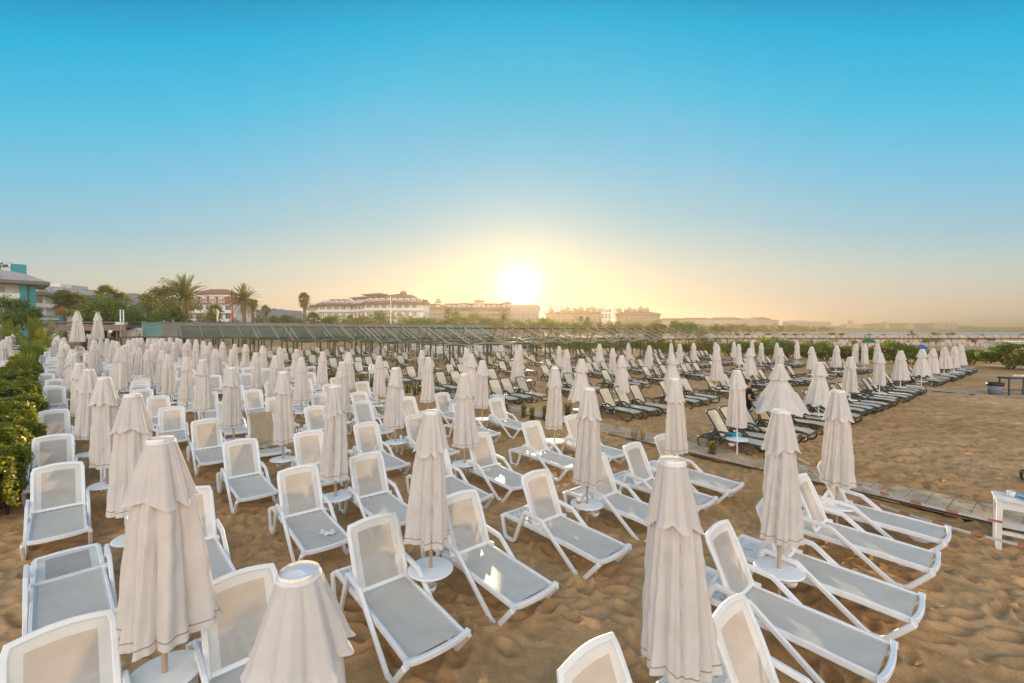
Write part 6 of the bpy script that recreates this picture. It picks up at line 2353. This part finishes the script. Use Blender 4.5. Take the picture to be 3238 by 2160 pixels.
def standing(arm="front", lean=0.0):
    """faces +x, feet on z = 0, about 1.66 m tall"""
    n = {
        "hip": ((0, 0, .93), .125, .155), "waist": ((.005, 0, 1.08), .105, .125), "chest": ((.0, 0, 1.27), .115, .150), "neck0": ((-.01, 0, 1.40), .062, .062), "neck": ((.0, 0, 1.46), .048, .048),
        "jaw": ((.028, 0, 1.505), .058, .052), "head": ((.012, 0, 1.575), .088, .074), "crown": ((.0, 0, 1.635), .06, .055), "nose": ((.108, 0, 1.555), .011, .010), "lip": ((.090, 0, 1.512), .014, .020),
    }
    e = [("hip", "waist"), ("waist", "chest"), ("chest", "neck0"), ("neck0", "neck"), ("neck", "jaw"), ("jaw", "head"), ("head", "crown"), ("head", "nose"), ("jaw", "lip")]
    for s, k in ((-1, "r"), (1, "l")):
        n[k + "thigh"] = ((0, s * .09, .80), .088, .085); n[k + "knee"] = ((.015, s * .085, .48), .058, .055); n[k + "calf"] = ((-.015, s * .085, .33), .055, .052)
        n[k + "ank"] = ((-.02, s * .085, .085), .036, .034); n[k + "heel"] = ((-.03, s * .085, .035), .034, .034); n[k + "ball"] = ((.09, s * .09, .028), .036, .026); n[k + "toe"] = ((.15, s * .09, .022), .028, .018)
        e += [("hip", k + "thigh"), (k + "thigh", k + "knee"), (k + "knee", k + "calf"), (k + "calf", k + "ank"), (k + "ank", k + "heel"), (k + "ank", k + "ball"), (k + "ball", k + "toe")]
        n[k + "sh"] = ((-.01, s * .175, 1.345), .058, .056)
        if arm == "front":
            n[k + "elb"] = ((-.045, s * .225, 1.07), .040, .040); n[k + "fore"] = ((.05, s * .215, 1.02), .040, .036); n[k + "wri"] = ((.20, s * .15, .985), .025, .025)
            e += [("chest", k + "sh"), (k + "sh", k + "elb"), (k + "elb", k + "fore"), (k + "fore", k + "wri")]
            hand(n, e, k + "wri", k, (.9, -s * .35, -.08), (0.1, 0, 1), (-.1, -s, -.1))
        else:
            n[k + "elb"] = ((-.02, s * .235, 1.06), .042, .040); n[k + "fore"] = ((.0, s * .24, .98), .040, .036); n[k + "wri"] = ((.03, s * .235, .81), .026, .025)
            e += [("chest", k + "sh"), (k + "sh", k + "elb"), (k + "elb", k + "fore"), (k + "fore", k + "wri")]
            hand(n, e, k + "wri", k, (.12, 0, -1), (1, 0, 0), (0, -s, 0))
        n[k + "ear"] = ((.0, s * .082, 1.555), .018, .010)
        e.append(("head", k + "ear"))
    return n, e


def dress(hem=.56, sleeve=.16):
    n = {"hip": ((0, 0, .93), .152, .178), "waist": ((.005, 0, 1.08), .128, .146), "chest": ((0, 0, 1.27), .138, .168), "neck0": ((-.01, 0, 1.385), .078, .085), "sk1": ((0, 0, .76), .155, .180), "hem": ((0, 0, hem), .150, .178)}
    e = [("hip", "waist"), ("waist", "chest"), ("chest", "neck0"), ("hip", "sk1"), ("sk1", "hem")]
    for s, k in ((-1, "r"), (1, "l")):
        n[k + "sh"] = ((-.01, s * .178, 1.348), .070, .068); n[k + "sl"] = ((-.03, s * .205, 1.348 - sleeve), .058, .056)
        e += [("chest", k + "sh"), (k + "sh", k + "sl")]
    return n, e


def sandal(): 
    n, e = {}, []
    for s, k in ((-1, "r"), (1, "l")):
        n[k + "a"] = ((-.06, s * .088, .012), .034, .012); n[k + "b"] = ((.06, s * .09, .012), .042, .012); n[k + "c"] = ((.165, s * .09, .012), .034, .012)
        e += [(k + "a", k + "b"), (k + "b", k + "c")]
    return n, e


HEADHAIR = [((-.022, 0, 1.605), (.092, .088, .078)), ((-.062, 0, 1.56), (.060, .078, .075)), ((-.10, 0, 1.655), (.042, .042, .040))]
EYES = [(.094, -.032, 1.572), (.094, .032, 1.572)]
sa = sandal()
o = person((*gp(2365, 1361, 0), 0.01), R(-12), "woman with hair in a bun and black dress standing among the dark loungers, facing right", standing("front"), HEADHAIR, [("dress", dress(), "black_dress")], EYES)
for k in ("r", "l"):
    n_ = {q: v for q, v in sa[0].items() if q[0] == k}; e_ = [x for x in sa[1] if x[0][0] == k]
    link("sandal", skin_mesh("sandal", n_, e_, M["white_sandal"]), o)
SHORT = [((-.018, 0, 1.60), (.094, .086, .072)), ((-.05, 0, 1.56), (.062, .076, .065))]


def trousers():
    n = {"hip": ((0, 0, .93), .142, .168), "waist": ((.005, 0, 1.03), .128, .146)}
    e = [("hip", "waist")]
    for s, k in ((-1, "r"), (1, "l")):
        n[k + "t"] = ((0, s * .09, .80), .100, .096); n[k + "k"] = ((.015, s * .085, .48), .072, .068); n[k + "a"] = ((-.015, s * .085, .12), .056, .054)
        e += [("hip", k + "t"), (k + "t", k + "k"), (k + "k", k + "a")]
    return n, e


def shirt():
    n, e = dress(.80, .2)
    return n, e


for px, Y, tp, lab, mt in ((458, 54, 1055, "person in a dark shirt seen from behind by the white service tent", "black_dress"), (441, 57, 1055, "person in a brown shirt walking beside the white service tent", "brown_shirt")):
    x = at(px, Y)
    sc = 1.0
    person((x, Y, zat(tp, Y) - 1.69), R(90), lab, standing("down"), SHORT, [("shirt", shirt(), mt), ("trousers", trousers(), "black_dress")], [], sc)


def bending():
    """bent forward towards +x, one hand reaching to the ground"""
    n = {"hip": ((0, 0, .90), .120, .150), "waist": ((.10, 0, 1.00), .105, .125), "chest": ((.30, 0, 1.06), .120, .150), "neck": ((.44, 0, 1.03), .055, .055), "jaw": ((.50, 0, .99), .056, .052), "head": ((.555, 0, .965), .085, .074)}
    e = [("hip", "waist"), ("waist", "chest"), ("chest", "neck"), ("neck", "jaw"), ("jaw", "head")]
    for s, k in ((-1, "r"), (1, "l")):
        n[k + "t"] = ((.01, s * .1, .76), .085, .082); n[k + "k"] = ((.05, s * .11, .47), .056, .054); n[k + "c"] = ((.0, s * .11, .30), .052, .05); n[k + "a"] = ((-.03, s * .11, .07), .035, .034); n[k + "f"] = ((.10, s * .12, .03), .034, .026)
        n[k + "s"] = ((.34, s * .17, 1.0), .055, .054); n[k + "e"] = ((.36, s * .19, .73), .040, .038); n[k + "w"] = ((.44, s * .16, .50), .026, .025)
        e += [("hip", k + "t"), (k + "t", k + "k"), (k + "k", k + "c"), (k + "c", k + "a"), (k + "a", k + "f"), ("chest", k + "s"), (k + "s", k + "e"), (k + "e", k + "w")]
        hand(n, e, k + "w", k, (.3, 0, -1), (1, 0, .2), (0, -s, 0))
    return n, e


def bent_clothes():
    n = {"hip": ((0, 0, .90), .145, .172), "waist": ((.10, 0, 1.00), .13, .148), "chest": ((.30, 0, 1.06), .142, .170), "nk": ((.39, 0, 1.05), .08, .085)}
    e = [("hip", "waist"), ("waist", "chest"), ("chest", "nk")]
    for s, k in ((-1, "r"), (1, "l")):
        n[k + "t"] = ((.01, s * .1, .76), .10, .096); n[k + "k"] = ((.05, s * .11, .47), .07, .066)
        n[k + "s"] = ((.34, s * .172, 1.0), .068, .066); n[k + "e"] = ((.35, s * .185, .86), .056, .052)
        e += [("hip", k + "t"), (k + "t", k + "k"), ("chest", k + "s"), (k + "s", k + "e")]
    return n, e


yb = 94.5
person((at(2884, yb), yb, ztop - .16), R(180), "tiny dark-clothed person bending down on top of the sea wall", bending(), [((.575, 0, .985), (.088, .08, .07))], [("clothes", bent_clothes(), "black_dress")])
